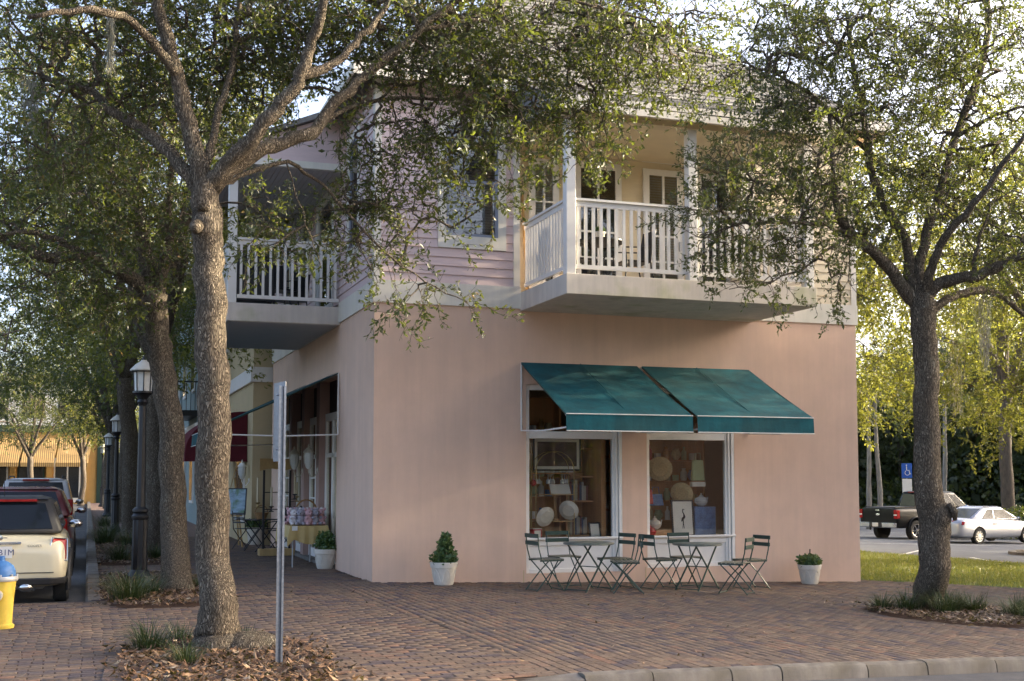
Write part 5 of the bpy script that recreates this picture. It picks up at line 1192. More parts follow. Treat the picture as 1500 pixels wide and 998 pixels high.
# cabinet with books
cb = empty('bookcase', (3.86,.62,0), 0, 'brown wooden bookcase at the right side of the left window', 'bookcase')
MB().box(-.30,-.27,.25,.6,.03,2.5).build('side_panel', K['wood'], cb); MB().box(.14,.22,-.25,.6,.03,2.6).build('side_panel', K['wood'], cb); MB().box(-.3,.22,.58,.61,.03,2.5).build('back_panel', K['wood'], cb)
for z in (.62,1.2,1.62,2.1): MB().box(-.27,.14,.1,.58,z-.015,z+.015).build('shelf', K['wood'], cb)
BK = [mat('book_a', (.45,.40,.30), .7), mat('book_b', (.20,.07,.05), .7), mat('book_c', (.08,.10,.16), .7), mat('book_d', (.5,.46,.4), .7)]
for s_, z in enumerate((.635,1.215)):
    x = 3.61
    for i in range(9):
        w = rng.uniform(.025,.05); o = MB().box(0,w,0,.2,0,rng.uniform(.24,.36)).build('book', BK[(i+s_) % 4]); o.location = (x,.8,z+.001); x += w+.002
        tag(o, '%s book from the left on the %s bookcase shelf in the left window' % (['first','second','third','fourth','fifth','sixth','seventh','eighth','ninth'][i], ['lower','middle'][s_]), 'book', 'books in the bookcase')
for i in range(3):
    v_ = MB().lathe([(.03,0),(.045,.05),(.02,.11),(.025,.14)], 12).build('vase', K['wicker'], smooth=True); v_.location = (3.64+i*.11,.85,2.116); tag(v_, '%s small brown vase on the top bookcase shelf' % ['left','middle','right'][i], 'vase', 'vases on the bookcase')
# chimes and lantern at left edge
for i, x in enumerate((2.66,2.74)):
    o = MB().tube([(0,0,0),(0,0,1.5)], .008, 6).build('chime_rod', K['brass']); o.location = (x,.3+.05*i,.62); tag(o, ['outer','inner'][i]+' thin brass rod at the left edge of the left window', 'rod')
rl = empty('red_ornament', (2.76,.33,1.52), 0, 'round red ornament hanging on the brass rod', 'ornament'); MB().ball((0,0,0), .05, 12, 8, 1, 1, 1.2).build('body', K['red'], rl, smooth=True); MB().tube([(0,0,.05),(0,0,.2)], .003, 5).build('cord', K['red'], rl)
gb = empty('gift_box', (2.78,.25,Z0), .2, 'small red and pale gift box at the lower left of the left window', 'box'); MB().box(-.08,.08,-.05,.05,0,.16).build('carton', K['red'], gb); MB().box(-.06,.06,-.053,-.0505,.02,.14).build('label_panel', K['paper'], gb); MB().box(-.082,.082,-.052,.052,.161,.175).build('lid', K['paper'], gb)
# right window
def bag(loc, w, hh, m, label):
    t = empty('hanging_bag', loc, rng.uniform(-.3,.3), label, 'bag'); MB().add([(-w/2,-.04,0),(w/2,-.04,0),(w/2,.04,0),(-w/2,.04,0),(-w*.42,-.02,hh),(w*.42,-.02,hh),(w*.42,.02,hh),(-w*.42,.02,hh)], [(0,3,2,1),(4,5,6,7),(0,1,5,4),(1,2,6,5),(2,3,7,6),(3,0,4,7)]).build('body', m, t, bevel=.01); MB().tube([(-w*.25,0,hh),(-w*.2,0,hh+.12),(w*.2,0,hh+.12),(w*.25,0,hh)], .006, 5).build('handle', m, t, smooth=True)
bag((4.92,.5,1.15), .2, .25, K['red'], 'red cloth bag hanging at the left of the right window'); bag((5.12,.6,1.12), .3, .2, K['blue'], 'blue patterned bag in the right window'); bag((5.86,.45,1.55), .26, .36, K['greenp'], 'pale green paper bag hanging at the right of the right window'); bag((4.95,.8,1.7), .3, .2, K['straw'], 'straw-coloured bag behind the upper platter')
MB().box(5.73,5.99,.40,.5,1.45,1.53).build('price_strip', K['paper'], house)
def teapot(loc, m, label):
    t = empty('teapot', loc, .4, label, 'teapot'); MB().lathe([(.05,0),(.1,.04),(.12,.09),(.09,.15),(.04,.17)], 20).build('body', m, t, smooth=True); MB().lathe([(.05,.165),(.03,.19),(.012,.2),(.016,.22),(0,.23)], 14).build('lid', m, t, smooth=True); MB().tube([(.1,0,.07),(.16,0,.1),(.19,0,.16)], [.022,.015,.01], 8).build('spout', m, t, smooth=True); MB().tube([(-.09,0,.13),(-.16,0,.13),(-.17,0,.07),(-.11,0,.05)], .01, 6).build('handle', m, t, smooth=True)
teapot((5.0,.40,Z0+.12), K['porcelain'], 'white teapot low in the right window'); teapot((4.86,.32,Z0), K['red'], 'red teapot in the lower left corner of the right window')
MB().box(4.78,5.25,.3,.6,Z0,Z0+.11).build('display_riser', K['wood'], house); MB().box(5.75,6.15,.35,.8,Z0,Z0+.5).build('display_riser', K['blue'], house)
teapot((5.95,.5,Z0+.505), K['crystal'], 'grey teapot on the blue riser in the right window')
sh = empty('shop_shelf', (5.45,2.6,0), 0, 'wooden wall shelf with goods at the back of the shop', 'shelf')
for x in (-1.2,1.2): MB().box(x-.02,x+.02,0,.4,.03,2.6).build('side_panel', K['wood'], sh)
for z in (.5,1.0,1.5,2.0,2.5): MB().box(-1.18,1.18,0,.4,z-.02,z+.02).build('shelf', K['wood'], sh)
for i in range(16):
    x = 4.4+.16*(i % 8)*1.7; z = (1.021,1.521)[i//8]; o = MB().lathe([(.04,0),(.07,.08),(.05,.2),(.06,.24)], 14).build('vase', [K['porcelain'],K['red'],K['blue'],K['straw']][i % 4], smooth=True); o.location = (x,2.75,z); tag(o, '%s %s vase on the %s back shelf of the shop' % (['left','right'][(i % 8)//4], ['white','red','blue','straw-coloured'][i % 4], ['second','third'][i//8]), 'vase', 'vases on the back shelf')

# shelves of stock close behind both windows
STK = [mat('amber_glass', (.45,.22,.05), .2, .3, 8, spec=.8), K['porcelain'], K['red'], K['straw'], K['blue'], K['crystal'], K['greenp'], K['brass']]; SN = ['amber','cream','red','straw-coloured','blue','clear','pale green','brass']
PRF = [[(.045,0),(.06,.05),(.055,.14),(.03,.18),(.035,.21)], [(.03,0),(.075,.06),(.08,.1),(.05,.16),(.055,.18)], [(.05,0),(.05,.16),(.02,.2),(.02,.26)], [(.06,0),(.065,.10),(.06,.11)]]; PN = ['vase','bowl','bottle','jar']
me_ = {}
nw = ['leftmost','second','third','fourth','fifth','sixth','seventh','eighth','ninth']
for wi, (x0, x1, yb, lv, nm_) in enumerate([(2.45,3.56,1.35,(.9,1.28,1.62,2.02,2.4),'left'), (4.6,6.35,1.35,(.85,1.2,1.55,1.92,2.3),'right')]):
    sh_ = empty('stock_shelf', ((x0+x1)/2,yb,0), 0, 'brown wooden stock shelf behind the %s display window' % nm_, 'shelf'); w2 = (x1-x0)/2
    MB().box(-w2,w2,.02,.05,.03,3.0).build('back_panel', K['wood'], sh_)
    for x in (-w2,w2-.03): MB().box(x,x+.03,-.25,.02,.03,3.0).build('side_panel', K['wood'], sh_)
    for li, z in enumerate(lv):
        MB().box(-w2+.03,w2-.03,-.25,.02,z-.02,z).build('shelf', K['wood'], sh_); n = 6 if wi == 0 else 9
        for i in range(n):
            k_ = (i*3+li*5+wi*2) % 8; q_ = (i+li*2+wi) % 4; kk = (k_, q_)
            if kk not in me_: o = MB().lathe(PRF[q_], 16).build(PN[q_], STK[k_], smooth=True); me_[kk] = o.data
            else: o = link(PN[q_], me_[kk])
            o.location = (x0+.1+(x1-x0-.2)*(i+.5)/n, yb-.14+rng.uniform(-.04,.04), z+.001); sc_ = rng.uniform(.85,1.2); o.scale = (sc_,sc_,sc_)
            tag(o, '%s %s, %s from the left on the %s stock shelf of the %s window' % (SN[k_], PN[q_], nw[i], ['lowest','second','third','fourth','top'][li], nm_), PN[q_], 'stock in the %s window' % nm_)
# ================================================================== balcony furniture
def patio_chair(loc, rz, label):
    t = empty('patio_chair', loc, rz, label, 'chair', 'black patio chairs on the balconies')
    for s_ in (-1,1):
        MB().tube([(.26,s_*.25,0),(.22,s_*.25,.4),(.24,s_*.25,.62),(-.2,s_*.25,.64)], .013, 6).build('front_leg', K['black'], t, smooth=True); MB().tube([(-.28,s_*.23,0),(-.2,s_*.23,.42),(-.3,s_*.22,.95)], .013, 6).build('rear_leg', K['black'], t, smooth=True)
    MB().box(-.22,.24,-.23,.23,.40,.43).build('seat', K['black'], t, bevel=.008)
    MB().add([(-.2,-.21,.44),(-.2,.21,.44),(-.295,.21,.94),(-.295,-.21,.94),(-.215,-.21,.44),(-.215,.21,.44),(-.31,.21,.94),(-.31,-.21,.94)], [(0,1,2,3),(4,7,6,5),(0,4,5,1),(2,6,7,3),(1,5,6,2),(3,7,4,0)]).build('backrest', K['black'], t)
for (l, r_, lab) in [((4.0,-.95,4.616),pi,'black patio chair right of the balcony table'),((2.98,-.9,4.616),.2,'black patio chair left of the balcony table'),((5.3,-.9,4.616),2.6,'black patio chair behind the middle balcony post'),((-.9,3.9,4.631),-1.2,'black patio chair on the side balcony'),((-.5,5.2,4.631),2.2,'second black patio chair far back on the side balcony')]: patio_chair(l, r_, lab)
pt = empty('patio_table', (3.42,-.95,4.616), 0, 'round black patio table on the front balcony', 'table'); MB().lathe([(.38,.70),(.40,.705),(.40,.725)], 28).build('table_top', K['black'], pt, smooth=True)
for k in range(4): a = pi/2*k+.4; MB().tube([(.3*cos(a),.3*sin(a),0),(.06*cos(a),.06*sin(a),.4),(.25*cos(a),.25*sin(a),.70)], .013, 6).build('leg', K['black'], pt, smooth=True)
planter(3.42,-.95,'small green plant on the balcony table','low',.45,5.342)
planter(6.1,-.9,'leafy planter at the right end of the front balcony','round',1.5,4.616)
bb = MB().bar((2.62,.2,4.62),(2.60,.40,6.35), .05,.03).build('leaning_board', K['pale_wood']); tag(bb, 'pale plank leaning against the left end of the balcony wall', 'plank')
bi = empty('barbecue', (-1.45,3.5,4.631), 0, 'black covered barbecue behind the side balcony rail', 'barbecue'); MB().box(-.35,.35,-.25,.25,.1,.72).build('cabinet', K['black'], bi, bevel=.02); MB().lathe([(.26,-.33),(.26,.33)], 20).build('hood', K['black'], bi, smooth=True).rotation_euler = (0,pi/2,0); bi.children[-1].location = (0,0,.74)
for sx in (-1,1):
    for sy in (-1,1): MB().lathe([(.04,0),(.04,.1)], 10, (sx*.28,sy*.18,0)).build('caster', K['black'], bi)

# ================================================================== vehicles (local x forward, origin on the ground at the centre)
def paint(name, col, metal=0, coat=.7): return mat(name, col, .32, .04, 3, metal=metal, coat=coat, spec=.5 if coat > .5 else .2)
K['tyre'] = mat('tyre_rubber', (.018,.018,.018), .85, .3, 20); K['alloy'] = mat('alloy', (.50,.51,.53), .3, .1, 6, metal=.85); K['chrome'] = mat('chrome', (.7,.7,.7), .12, .05, 4, metal=1); K['tail'] = mat('red_lens', (.30,.008,.008), .2, .25, 14, spec=.35); K['carblack'] = mat('black_plastic', (.02,.02,.021), .55, .15, 9); K['carglass'] = mat('tinted_glass', (.008,.011,.015), .05, .1, 2, spec=.4)
def loft_body(st, m, parent, arches, ar, hw, name='body'):
    V = []; F = []; rows = None
    for (x, w, zl, zt) in st:
        h = zt-zl; half = [(.80*w,zl),(.955*w,zl+.05),(w,zl+.36*h),(.99*w,zl+.66*h),(.94*w,zt-.035),(.80*w,zt+.004)]
        ring = [(x,-a,z) for a, z in half]+[(x,0,zt+.022)]+[(x,a,z) for a, z in half[::-1]]+[(x,0,zl)]
        rows = len(ring); V += ring
    for i in range(len(st)-1):
        for k in range(rows): j = (k+1) % rows; F.append((i*rows+k, i*rows+j, (i+1)*rows+j, (i+1)*rows+k))
    F.append(tuple(range(rows))[::-1]); F.append(tuple((len(st)-1)*rows+k for k in range(rows)))
    me = bpy.data.meshes.new(name); me.from_pydata(V, [], F); me.materials.append(m); bm = bmesh.new(); bm.from_mesh(me)
    caps = [f for f in bm.faces if len(f.verts) > 4]; bmesh.ops.inset_region(bm, faces=caps, thickness=.03); bmesh.ops.recalc_face_normals(bm, faces=bm.faces); bm.to_mesh(me); bm.free()
    o = bpy.data.objects.new(name, me); COL.objects.link(o); md = o.modifiers.new('s', 'SUBSURF'); md.levels = md.render_levels = 2; cut = []
    for ax in arches:
        c = MB().lathe([(ar,-hw*1.3),(ar,hw*1.3)], 28).build('cutter', m); c.rotation_euler = (pi/2,0,0); c.location = (ax,0,ar-.03); cut.append(c)
        bo = o.modifiers.new('b', 'BOOLEAN'); bo.object = c; bo.operation = 'DIFFERENCE'; bo.solver = 'EXACT'
    bpy.context.view_layer.update(); dg = bpy.context.evaluated_depsgraph_get(); nm = bpy.data.meshes.new_from_object(o.evaluated_get(dg)); nm.name = name
    bpy.data.objects.remove(o)
    for c in cut: bpy.data.objects.remove(c)
    nm.shade_smooth()
    try: nm.set_sharp_from_angle(angle=radians(40))
    except Exception: pass
    nm.materials.clear(); nm.materials.append(m); return link(name, nm, parent)
def quadslab(A, B_, C_, D_, u0, u1, v0, v1, out, th=.006):
    A, B_, C_, D_ = map(Vector, (A,B_,C_,D_)); P = lambda u, v: (A*(1-u)+B_*u)*(1-v)+(D_*(1-u)+C_*u)*v; n = (B_-A).cross(D_-A).normalized()
    if n.dot(Vector(out)) < 0: n = -n
    q = [P(u0,v0),P(u1,v0),P(u1,v1),P(u0,v1)]; return MB().add([p-n*.02 for p in q]+[p+n*th for p in q], [(0,3,2,1),(4,5,6,7),(0,1,5,4),(1,2,6,5),(2,3,7,6),(3,0,4,7)])
def cabin(parent, xb0, xt0, xt1, xb1, wb, wt, zb, zt, m, splits, roofm=None, glass=None, sidev=(.12,.86), rearv=(.10,.9), rearu=(.08,.92)):
    g = glass or K['carglass']; RB, RT, FT, FB = [[(x, s*w, z) for s in (-1,1)] for x, w, z in ((xb0,wb,zb),(xt0,wt,zt),(xt1,wt,zt),(xb1,wb,zb))]
    V = RB+RT+FT+FB
    cb_ = MB().add(V, [(0,1,3,2),(2,3,5,4),(4,5,7,6),(0,2,4,6),(1,7,5,3),(0,6,7,1)]).build('cabin', m, parent, bevel=.05); cb_.data.shade_smooth()
    rf = MB().add([(xt0+.0,-wt*.93,zt+.0),(xt0,wt*.93,zt),(xt1,wt*.93,zt),(xt1,-wt*.93,zt),(xt0+.1,-wt*.7,zt+.035),(xt0+.1,wt*.7,zt+.035),(xt1-.12,wt*.7,zt+.035),(xt1-.12,-wt*.7,zt+.035)], [(4,5,6,7),(0,1,5,4),(1,2,6,5),(2,3,7,6),(3,0,4,7)]).build('roof_panel', roofm or m, parent, bevel=.012)
    quadslab(RB[0],RB[1],RT[1],RT[0],*rearu,*rearv,(-1,0,.5)).build('rear_window', g, parent, bevel=.004)
    quadslab(FB[0],FB[1],FT[1],FT[0],.07,.93,.1,.92,(1,0,.5)).build('windscreen', g, parent, bevel=.004)
    for s in (0,1):
        for (a, b) in splits: quadslab(RB[s],FB[s],FT[s],RT[s],a,b,*sidev,(0,-1 if s == 0 else 1,.2)).build('side_window', g, parent, bevel=.004)
def wheels(parent, xs, hw, r, w=.2, rimr=.66, rimm=None, spokes=8):
    for x in xs:
        for s in (-1,1):
            wh_ = empty('wheel', (x, s*(hw-w/2+.005), r)); wh_.parent = parent; wh_.rotation_euler = (-s*pi/2,0,0)
            MB().lathe([(r*rimr,-w/2),(r*.9,-w/2),(r,-w*.36),(r,w*.36),(r*.9,w/2),(r*rimr,w/2-.01),(r*rimr*.96,w*.2)], 32).build('tyre', K['tyre'], wh_, smooth=True)
            rm = MB().lathe([(r*rimr,w/2-.03),(r*rimr,w/2-.008),(r*rimr*.92,w/2-.012),(r*rimr*.88,w*.18),(0,w*.18)], 32, cap=False)
            for k in range(spokes):
                a = 2*pi*k/spokes; c_, s_ = cos(a), sin(a); rm.bar((.02*c_,.02*s_,w/2-.02),(r*rimr*.93*c_,r*rimr*.93*s_,w/2-.022), r*.14, .02)
            rm.lathe([(r*.16,w*.2),(r*.16,w/2-.005),(.0,w/2)], 14); rm.build('rim', rimm or K['alloy'], wh_, smooth=True)
            MB().lathe([(r*rimr*.9,-w/2+.01),(0,-w/2+.012)], 20, cap=False).build('brake_disc', K['carblack'], wh_)
def plate_(parent, x, z, txt, w=.30, h=.15, rz=-pi/2):
    p = MB().box(x-.012,x-.004,-w/2,w/2,z-h/2,z+h/2).build('number_plate', K['white'], parent)
    if txt: textmesh(txt, h*.72, K['platetxt'], p, (x-.0135,0,z-.005), (pi/2,0,-pi/2), 'plate_characters')
K['platetxt'] = mat('plate_navy', (.03,.05,.16), .5)
def mirror(parent, x, y, z, m):
    for s in (-1,1):
        q = empty('wing_mirror', (x, s*y, z)); q.parent = parent; MB().ball((0,s*.1,0), .085, 12, 8, .7, 1.15, .75).build('shell', m, q, smooth=True); MB().bar((0,-s*.02,-.03),(0,s*.06,-.02), .03,.03).build('stalk', K['carblack'], q); MB().ball((-.03,s*.1,0), .075, 12, 8, .5, 1.05, .7).build('mirror_glass', K['chrome'], q, smooth=True)
def car_common(name, loc, rz, label): return empty(name, loc, rz, label, 'car')
# cream hatchback
c = car_common('parked_car', (-5.22,.42,-.06), pi/2, 'cream hatchback with black roof parked nearest, cut by the left edge'); K['cream_paint'] = paint('cream_paint', (.66,.59,.41)); P_ = K['cream_paint']
loft_body([(-1.84,.66,.36,.70),(-1.80,.78,.28,.80),(-1.68,.835,.22,.92),(-1.2,.845,.20,.955),(-.2,.845,.20,.935),(.8,.845,.20,.93),(1.3,.82,.20,.89),(1.65,.76,.24,.78),(1.80,.62,.34,.62)], P_, c, [-1.22,1.22], .355, .84)
cabin(c, -1.70,-1.36,.30,.92,.77,.60,.93,1.375, K['carblack'], [(.05,.30),(.33,.68),(.71,.93)], K['carblack'], rearv=(.12,.88))
wheels(c, [-1.22,1.22], .84, .305, .2); mirror(c, .55,.80,.98, K['chrome'])
for x in (-1.22,1.22):
    for s in (-1,1):
        MB().tube([(x+.385*cos(a), s*.835, .31+.385*sin(a)) for a in np.linspace(-.35,pi+.35,20)], .032, 8).build('arch_trim', K['carblack'], c, smooth=True)
MB().add([(-1.86,-.62,.27),(-1.86,.62,.27),(-1.74,.80,.27),(-1.55,.82,.27),(-1.55,-.82,.27),(-1.74,-.80,.27),(-1.88,-.64,.36),(-1.88,.64,.36),(-1.75,.825,.36),(-1.55,.84,.36),(-1.55,-.84,.36),(-1.75,-.825,.36)], [(0,1,2,3,4,5),(11,10,9,8,7,6)]+[(i,(i+1)%6,6+(i+1)%6,6+i) for i in range(6)]).build('lower_bumper', K['carblack'], c, bevel=.015)
MB().bar((-1.862,-.66,.43),(-1.862,.66,.43), .008,.012).build('bumper_seam', K['carblack'], c)
for s in (-1,1):
    tl = MB().add([(-1.79,s*.60,.58),(-1.70,s*.80,.58),(-1.64,s*.80,.85),(-1.73,s*.64,.87),(-1.83,s*.585,.58),(-1.74,s*.815,.58),(-1.67,s*.81,.85),(-1.77,s*.63,.87)], [(0,1,2,3),(4,5,6,7),(0,1,5,4),(1,2,6,5),(2,3,7,6),(3,0,4,7)]).build('tail_light', K['tail'], c, bevel=.02)
    MB().tube([(-1.832,s*.58,.575),(-1.738,s*.822,.575),(-1.668,s*.815,.855),(-1.772,s*.628,.875),(-1.832,s*.58,.575)], .009, 6).build('chrome_ring', K['chrome'], tl)
plate_(c, -1.845,.70,'GUB1M'); MB().box(-1.87,-1.83,-.26,.26,.80,.83).build('boot_handle', K['chrome'], c, bevel=.008)
bd = MB().lathe([(.03,0),(.032,.006),(.0,.008)], 16).build('badge', K['chrome'], c); bd.rotation_euler = (0,-pi/2,0); bd.location = (-1.80,0,.885)
MB().box(-1.812,-1.803,-.085,-.03,.878,.892).build('badge_wing', K['chrome'], c); MB().box(-1.812,-1.803,.03,.085,.878,.892).build('badge_wing', K['chrome'], c)
textmesh('COOPER', .045, K['chrome'], c, (-1.825,-.42,.775), (pi/2,0,-pi/2-.12), 'badge_lettering', .003)
MB().lathe([(.045,-.1),(.045,.05),(.038,.05),(.034,-.08),(0,-.08)], 18, cap=False).build('exhaust', K['chrome'], c, smooth=True).rotation_euler = (0,-pi/2,0); c.children[-1].location = (-1.82,-.42,.245)
MB().box(-1.5,-1.2,-.55,-.2,.19,.30).build('silencer', K['frame_grey'], c, bevel=.03); MB().box(-1.72,-1.4,-.3,.3,.21,.29).build('underbody', K['frame_grey'], c, bevel=.03)
MB().box(-1.44,-1.36,-.42,.42,1.345,1.375).build('brake_light', K['tail'], c); MB().tube([(-1.15,0,1.40),(-1.32,0,1.62)], .005, 5).build('aerial', K['carblack'], c)
# dark red car
c = car_common('parked_car', (-5.25,6.6,-.06), pi/2, 'dark red car parked between the cream hatchback and the silver utility car'); P_ = paint('dark_red_paint', (.11,.012,.016))
loft_body([(-2.2,.72,.35,.80),(-2.12,.84,.26,.95),(-1.8,.89,.22,1.0),(-.5,.9,.2,.96),(.8,.9,.2,.95),(1.5,.87,.2,.86),(2.0,.78,.25,.74),(2.15,.62,.34,.62)], P_, c, [-1.35,1.35], .37, .9)
cabin(c, -2.0,-1.55,.2,1.15,.82,.62,.97,1.46, P_, [(.06,.32),(.35,.64),(.67,.92)]); wheels(c, [-1.35,1.35], .88, .32, .2); mirror(c, .75,.88,1.02, P_)
for s in (-1,1): MB().box(-2.2,-2.05,s*.66-.1,s*.66+.1,.72,.94).build('tail_light', K['tail'], c, bevel=.02)
plate_(c, -2.2,.6,None)
# silver utility car
c = car_common('parked_car', (-5.35,15.2,-.10), pi/2, 'silver utility car with roof rails parked farthest up the street'); P_ = paint('silver_white_paint', (.55,.56,.58))
loft_body([(-2.25,.80,.4,.90),(-2.18,.88,.3,1.0),(-1.8,.90,.26,1.03),(0,.9,.25,1.02),(1.2,.9,.25,1.0),(1.7,.87,.25,.93),(2.1,.8,.3,.82),(2.22,.66,.4,.7)], P_, c, [-1.35,1.35], .41, .9)
cabin(c, -2.15,-1.98,.25,.95,.85,.70,1.0,1.66, P_, [(.05,.30),(.33,.60),(.63,.92)], rearv=(.16,.9)); wheels(c, [-1.35,1.35], .89, .36, .22); mirror(c, .7,.9,1.08, K['carblack'])
for s in (-1,1):
    MB().box(-2.25,-2.1,s*.79-.07,s*.79+.07,.80,1.18).build('tail_light', K['tail'], c, bevel=.02); MB().tube([(-1.9,s*.6,1.70),(-1.8,s*.6,1.74),(.1,s*.6,1.74),(.2,s*.6,1.70)], .018, 6).build('roof_rail', K['carblack'], c)
MB().box(-2.1,-1.96,-.3,.3,1.63,1.67).build('brake_light', K['tail'], c); plate_(c, -2.26,.75,None)
# black pickup
c = car_common('pickup_truck', (26.8+1.75*cos(.192)-.84*sin(.192),21.87+1.75*sin(.192)+.84*cos(.192),gz(28.5)-.118), .192, 'black pickup truck with chrome bumper in the parking lot'); P_ = paint('black_paint', (.003,.0035,.005), 0, .18)
loft_body([(-2.86,.94,.55,1.26),(-2.84,.96,.50,1.29),(-2.6,.98,.48,1.30),(-1.0,.98,.46,1.29),(.6,.98,.44,1.27),(1.6,.98,.44,1.24),(2.4,.96,.46,1.16),(2.75,.9,.5,1.05),(2.85,.8,.6,.95)], P_, c, [-1.75,1.75], .49, 1.0)
cabin(c, -.85,-.72,.75,1.5,.90,.70,1.24,1.90, P_, [(.04,.34),(.38,.66),(.70,.94)], rearv=(.14,.88)); wheels(c, [-1.75,1.75], .97, .40, .27, .62, K['chrome'], 6); mirror(c, 1.05,.96,1.32, K['chrome'])
MB().box(-2.76,-.9,-.80,.80,1.303,1.325).build('bed_rail', K['carblack'], c); MB().box(-2.72,-.95,-.76,.76,1.326,1.333).build('bed_cover', K['carblack'], c)
MB().box(-3.02,-2.84,-.95,.95,.52,.72).build('rear_bumper', K['chrome'], c, bevel=.03); MB().box(-3.03,-3.015,-.32,.32,.53,.73).build('step_pad', K['carblack'], c)
p = MB().box(-3.045,-3.035,-.15,.15,.56,.71).build('number_plate', K['white'], c)
for s in (-1,1): MB().box(-2.89,-2.70,s*.90-.085,s*.90+.085,.88,1.22).build('tail_light', K['tail'], c, bevel=.015); MB().box(-2.893,-2.85,s*.90-.075,s*.90+.075,1.0,1.05).build('reverse_light', K['white'], c)
bd = MB().lathe([(.10,0),(.10,.012),(.0,.016)], 20).build('oval_badge', K['chrome'], c); bd.rotation_euler = (0,-pi/2,0); bd.location = (-2.875,0,1.03); bd.scale = (.45,1,1)
MB().box(-2.9,-2.865,-.1,.1,1.18,1.22).build('tailgate_handle', K['chrome'], c); MB().box(-.80,-.70,-.3,.3,1.885,1.915).build('brake_light', K['tail'], c)
for s in (-1,1): MB().tube([(-1.75+.52*cos(a), s*.985, .42+.52*sin(a)) for a in np.linspace(-.1,pi+.1,18)], .03, 6).build('arch_trim', P_, c, smooth=True)
# silver coupe
hd = radians(11); P0 = np.array([27.07,18.6]); lr = np.array([-1.36,-.76]); ctr = P0-np.array([cos(hd)*lr[0]-sin(hd)*lr[1], sin(hd)*lr[0]+cos(hd)*lr[1]])
c = car_common('parked_car', (ctr[0],ctr[1],gz(ctr[0])-.118), hd, 'silver two-door coupe parked right of the black pickup'); P_ = paint('silver_paint', (.42,.44,.50), .5)
loft_body([(-2.36,.72,.36,.80),(-2.28,.84,.28,.93),(-1.9,.885,.22,.99),(-1.0,.89,.2,.95),(.2,.89,.2,.90),(1.0,.89,.2,.87),(1.7,.86,.2,.80),(2.2,.76,.25,.68),(2.36,.6,.34,.56)], P_, c, [-1.36,1.33], .355, .9)
cabin(c, -1.85,-.72,.25,1.15,.80,.58,.88,1.365, P_, [(.22,.46),(.49,.93)], sidev=(.14,.84), rearv=(.06,.9)); wheels(c, [-1.36,1.33], .87, .315, .2, .64, None, 10); mirror(c, .75,.86,.95, K['carblack'])
for s in (-1,1): MB().add([(-2.33,s*.42,.74),(-2.18,s*.86,.74),(-2.12,s*.86,.86),(-2.26,s*.42,.90),(-2.37,s*.42,.74),(-2.24,s*.885,.74),(-2.18,s*.88,.86),(-2.32,s*.42,.90)], [(0,1,2,3),(4,5,6,7),(0,1,5,4),(1,2,6,5),(2,3,7,6),(3,0,4,7)]).build('tail_light', K['tail'], c, bevel=.01); MB().box(-.6,-.42,s*.895-.012,s*.895+.012,.74,.77).build('door_handle', K['carblack'], c)
plate_(c, -2.37,.68,None)
# disabled-parking sign
p = at(1330,770,60); s = empty('parking_sign', (p[0],p[1],gz(p[0])-.12), -YAW, 'blue and white parking sign on a post behind the pickup', 'sign'); K['signblue'] = mat('sign_blue', (.02,.10,.42), .5); zb = 2.15
MB().box(-.03,.03,-.02,.02,-.2,3.35).build('post', K['galv'], s); MB().box(-.26,.26,-.035,-.022,2.62,3.35).build('blue_plate', K['signblue'], s, bevel=.004); MB().box(-.24,.24,-.035,-.022,1.75,2.58).build('white_plate', K['white'], s, bevel=.004)
w_ = MB(); w_.tube([(.02+.12*cos(a),-.04,2.88+.12*sin(a)) for a in np.linspace(2.2,6.4,14)], .016, 6).tube([(-.02,-.04,3.2),(-.01,-.04,3.0),(.1,-.04,3.0),(.14,-.04,2.84),(.19,-.04,2.82)], .02, 6).ball((-.02,-.04,3.25), .035, 8, 6); w_.build('wheelchair_symbol', K['white'], s)

# ================================================================== neighbouring buildings
b = empty('beige_building', (0,0,0), 0, 'beige stucco building with white band next to the pink one', 'building')
MB().box(-.43,7,11.25,24,-.3,8.5).build('wall', K['stucco_beige'], b); MB().box(-.50,7.05,11.17,24.05,3.92,4.28).build('band', K['white'], b); MB().box(-.46,7,11.22,24,-.3,.25).build('plinth', K['stucco_beige'], b)
for y in (12.6,16.4,20):
    w = empty('window', (0,0,0)); w.parent = b; MB().box(-.47,-.40,y,y+1.8,.5,2.3).build('frame', K['white'], w); MB().box(-.48,-.465,y+.12,y+.85,.65,2.2).build('pane', K['dark_glass'], w); MB().box(-.48,-.465,y+.95,y+1.68,.65,2.2).build('pane', K['dark_glass'], w)
for y in (13,17,21):
    w = empty('window', (0,0,0)); w.parent = b; MB().box(-.47,-.40,y,y+1.1,5.2,7.0).build('frame', K['white'], w); MB().box(-.48,-.465,y+.1,y+1.0,5.3,6.9).build('pane', K['dark_glass'], w)
MB().box(-.8,7.4,10.95,24.3,8.5,8.75).build('roof', K['shingle'], b)
wl = wall_lantern((-.44,11.75,1.55), 'plain white lantern on the beige building by the maroon awning', K['white'], .85)
a = empty('barrel_awning', (-.44,12.2,2.2), 0, 'maroon barrel-shaped awning on the beige building', 'awning'); v = []; f = []; n = 14; ny = 16
for j in range(ny+1):
    y = 3.4*j/ny
    for i in range(n+1):
        an = pi/2*i/n; r_ = 1+.012*((j % 2)*2-1); v.append((-1.5*sin(an)*r_, y, 1.05*cos(an)*r_))
for j in range(ny):
    for i in range(n): q = j*(n+1)+i; f.append((q,q+1,q+n+2,q+n+1))
m0 = len(v)
for y in (0,3.4):
    c0 = len(v); v.append((0,y,0))
    for i in range(n+1): an = pi/2*i/n; v.append((-1.5*sin(an), y, 1.05*cos(an)))
    for i in range(n): f.append((c0,c0+1+i,c0+2+i))
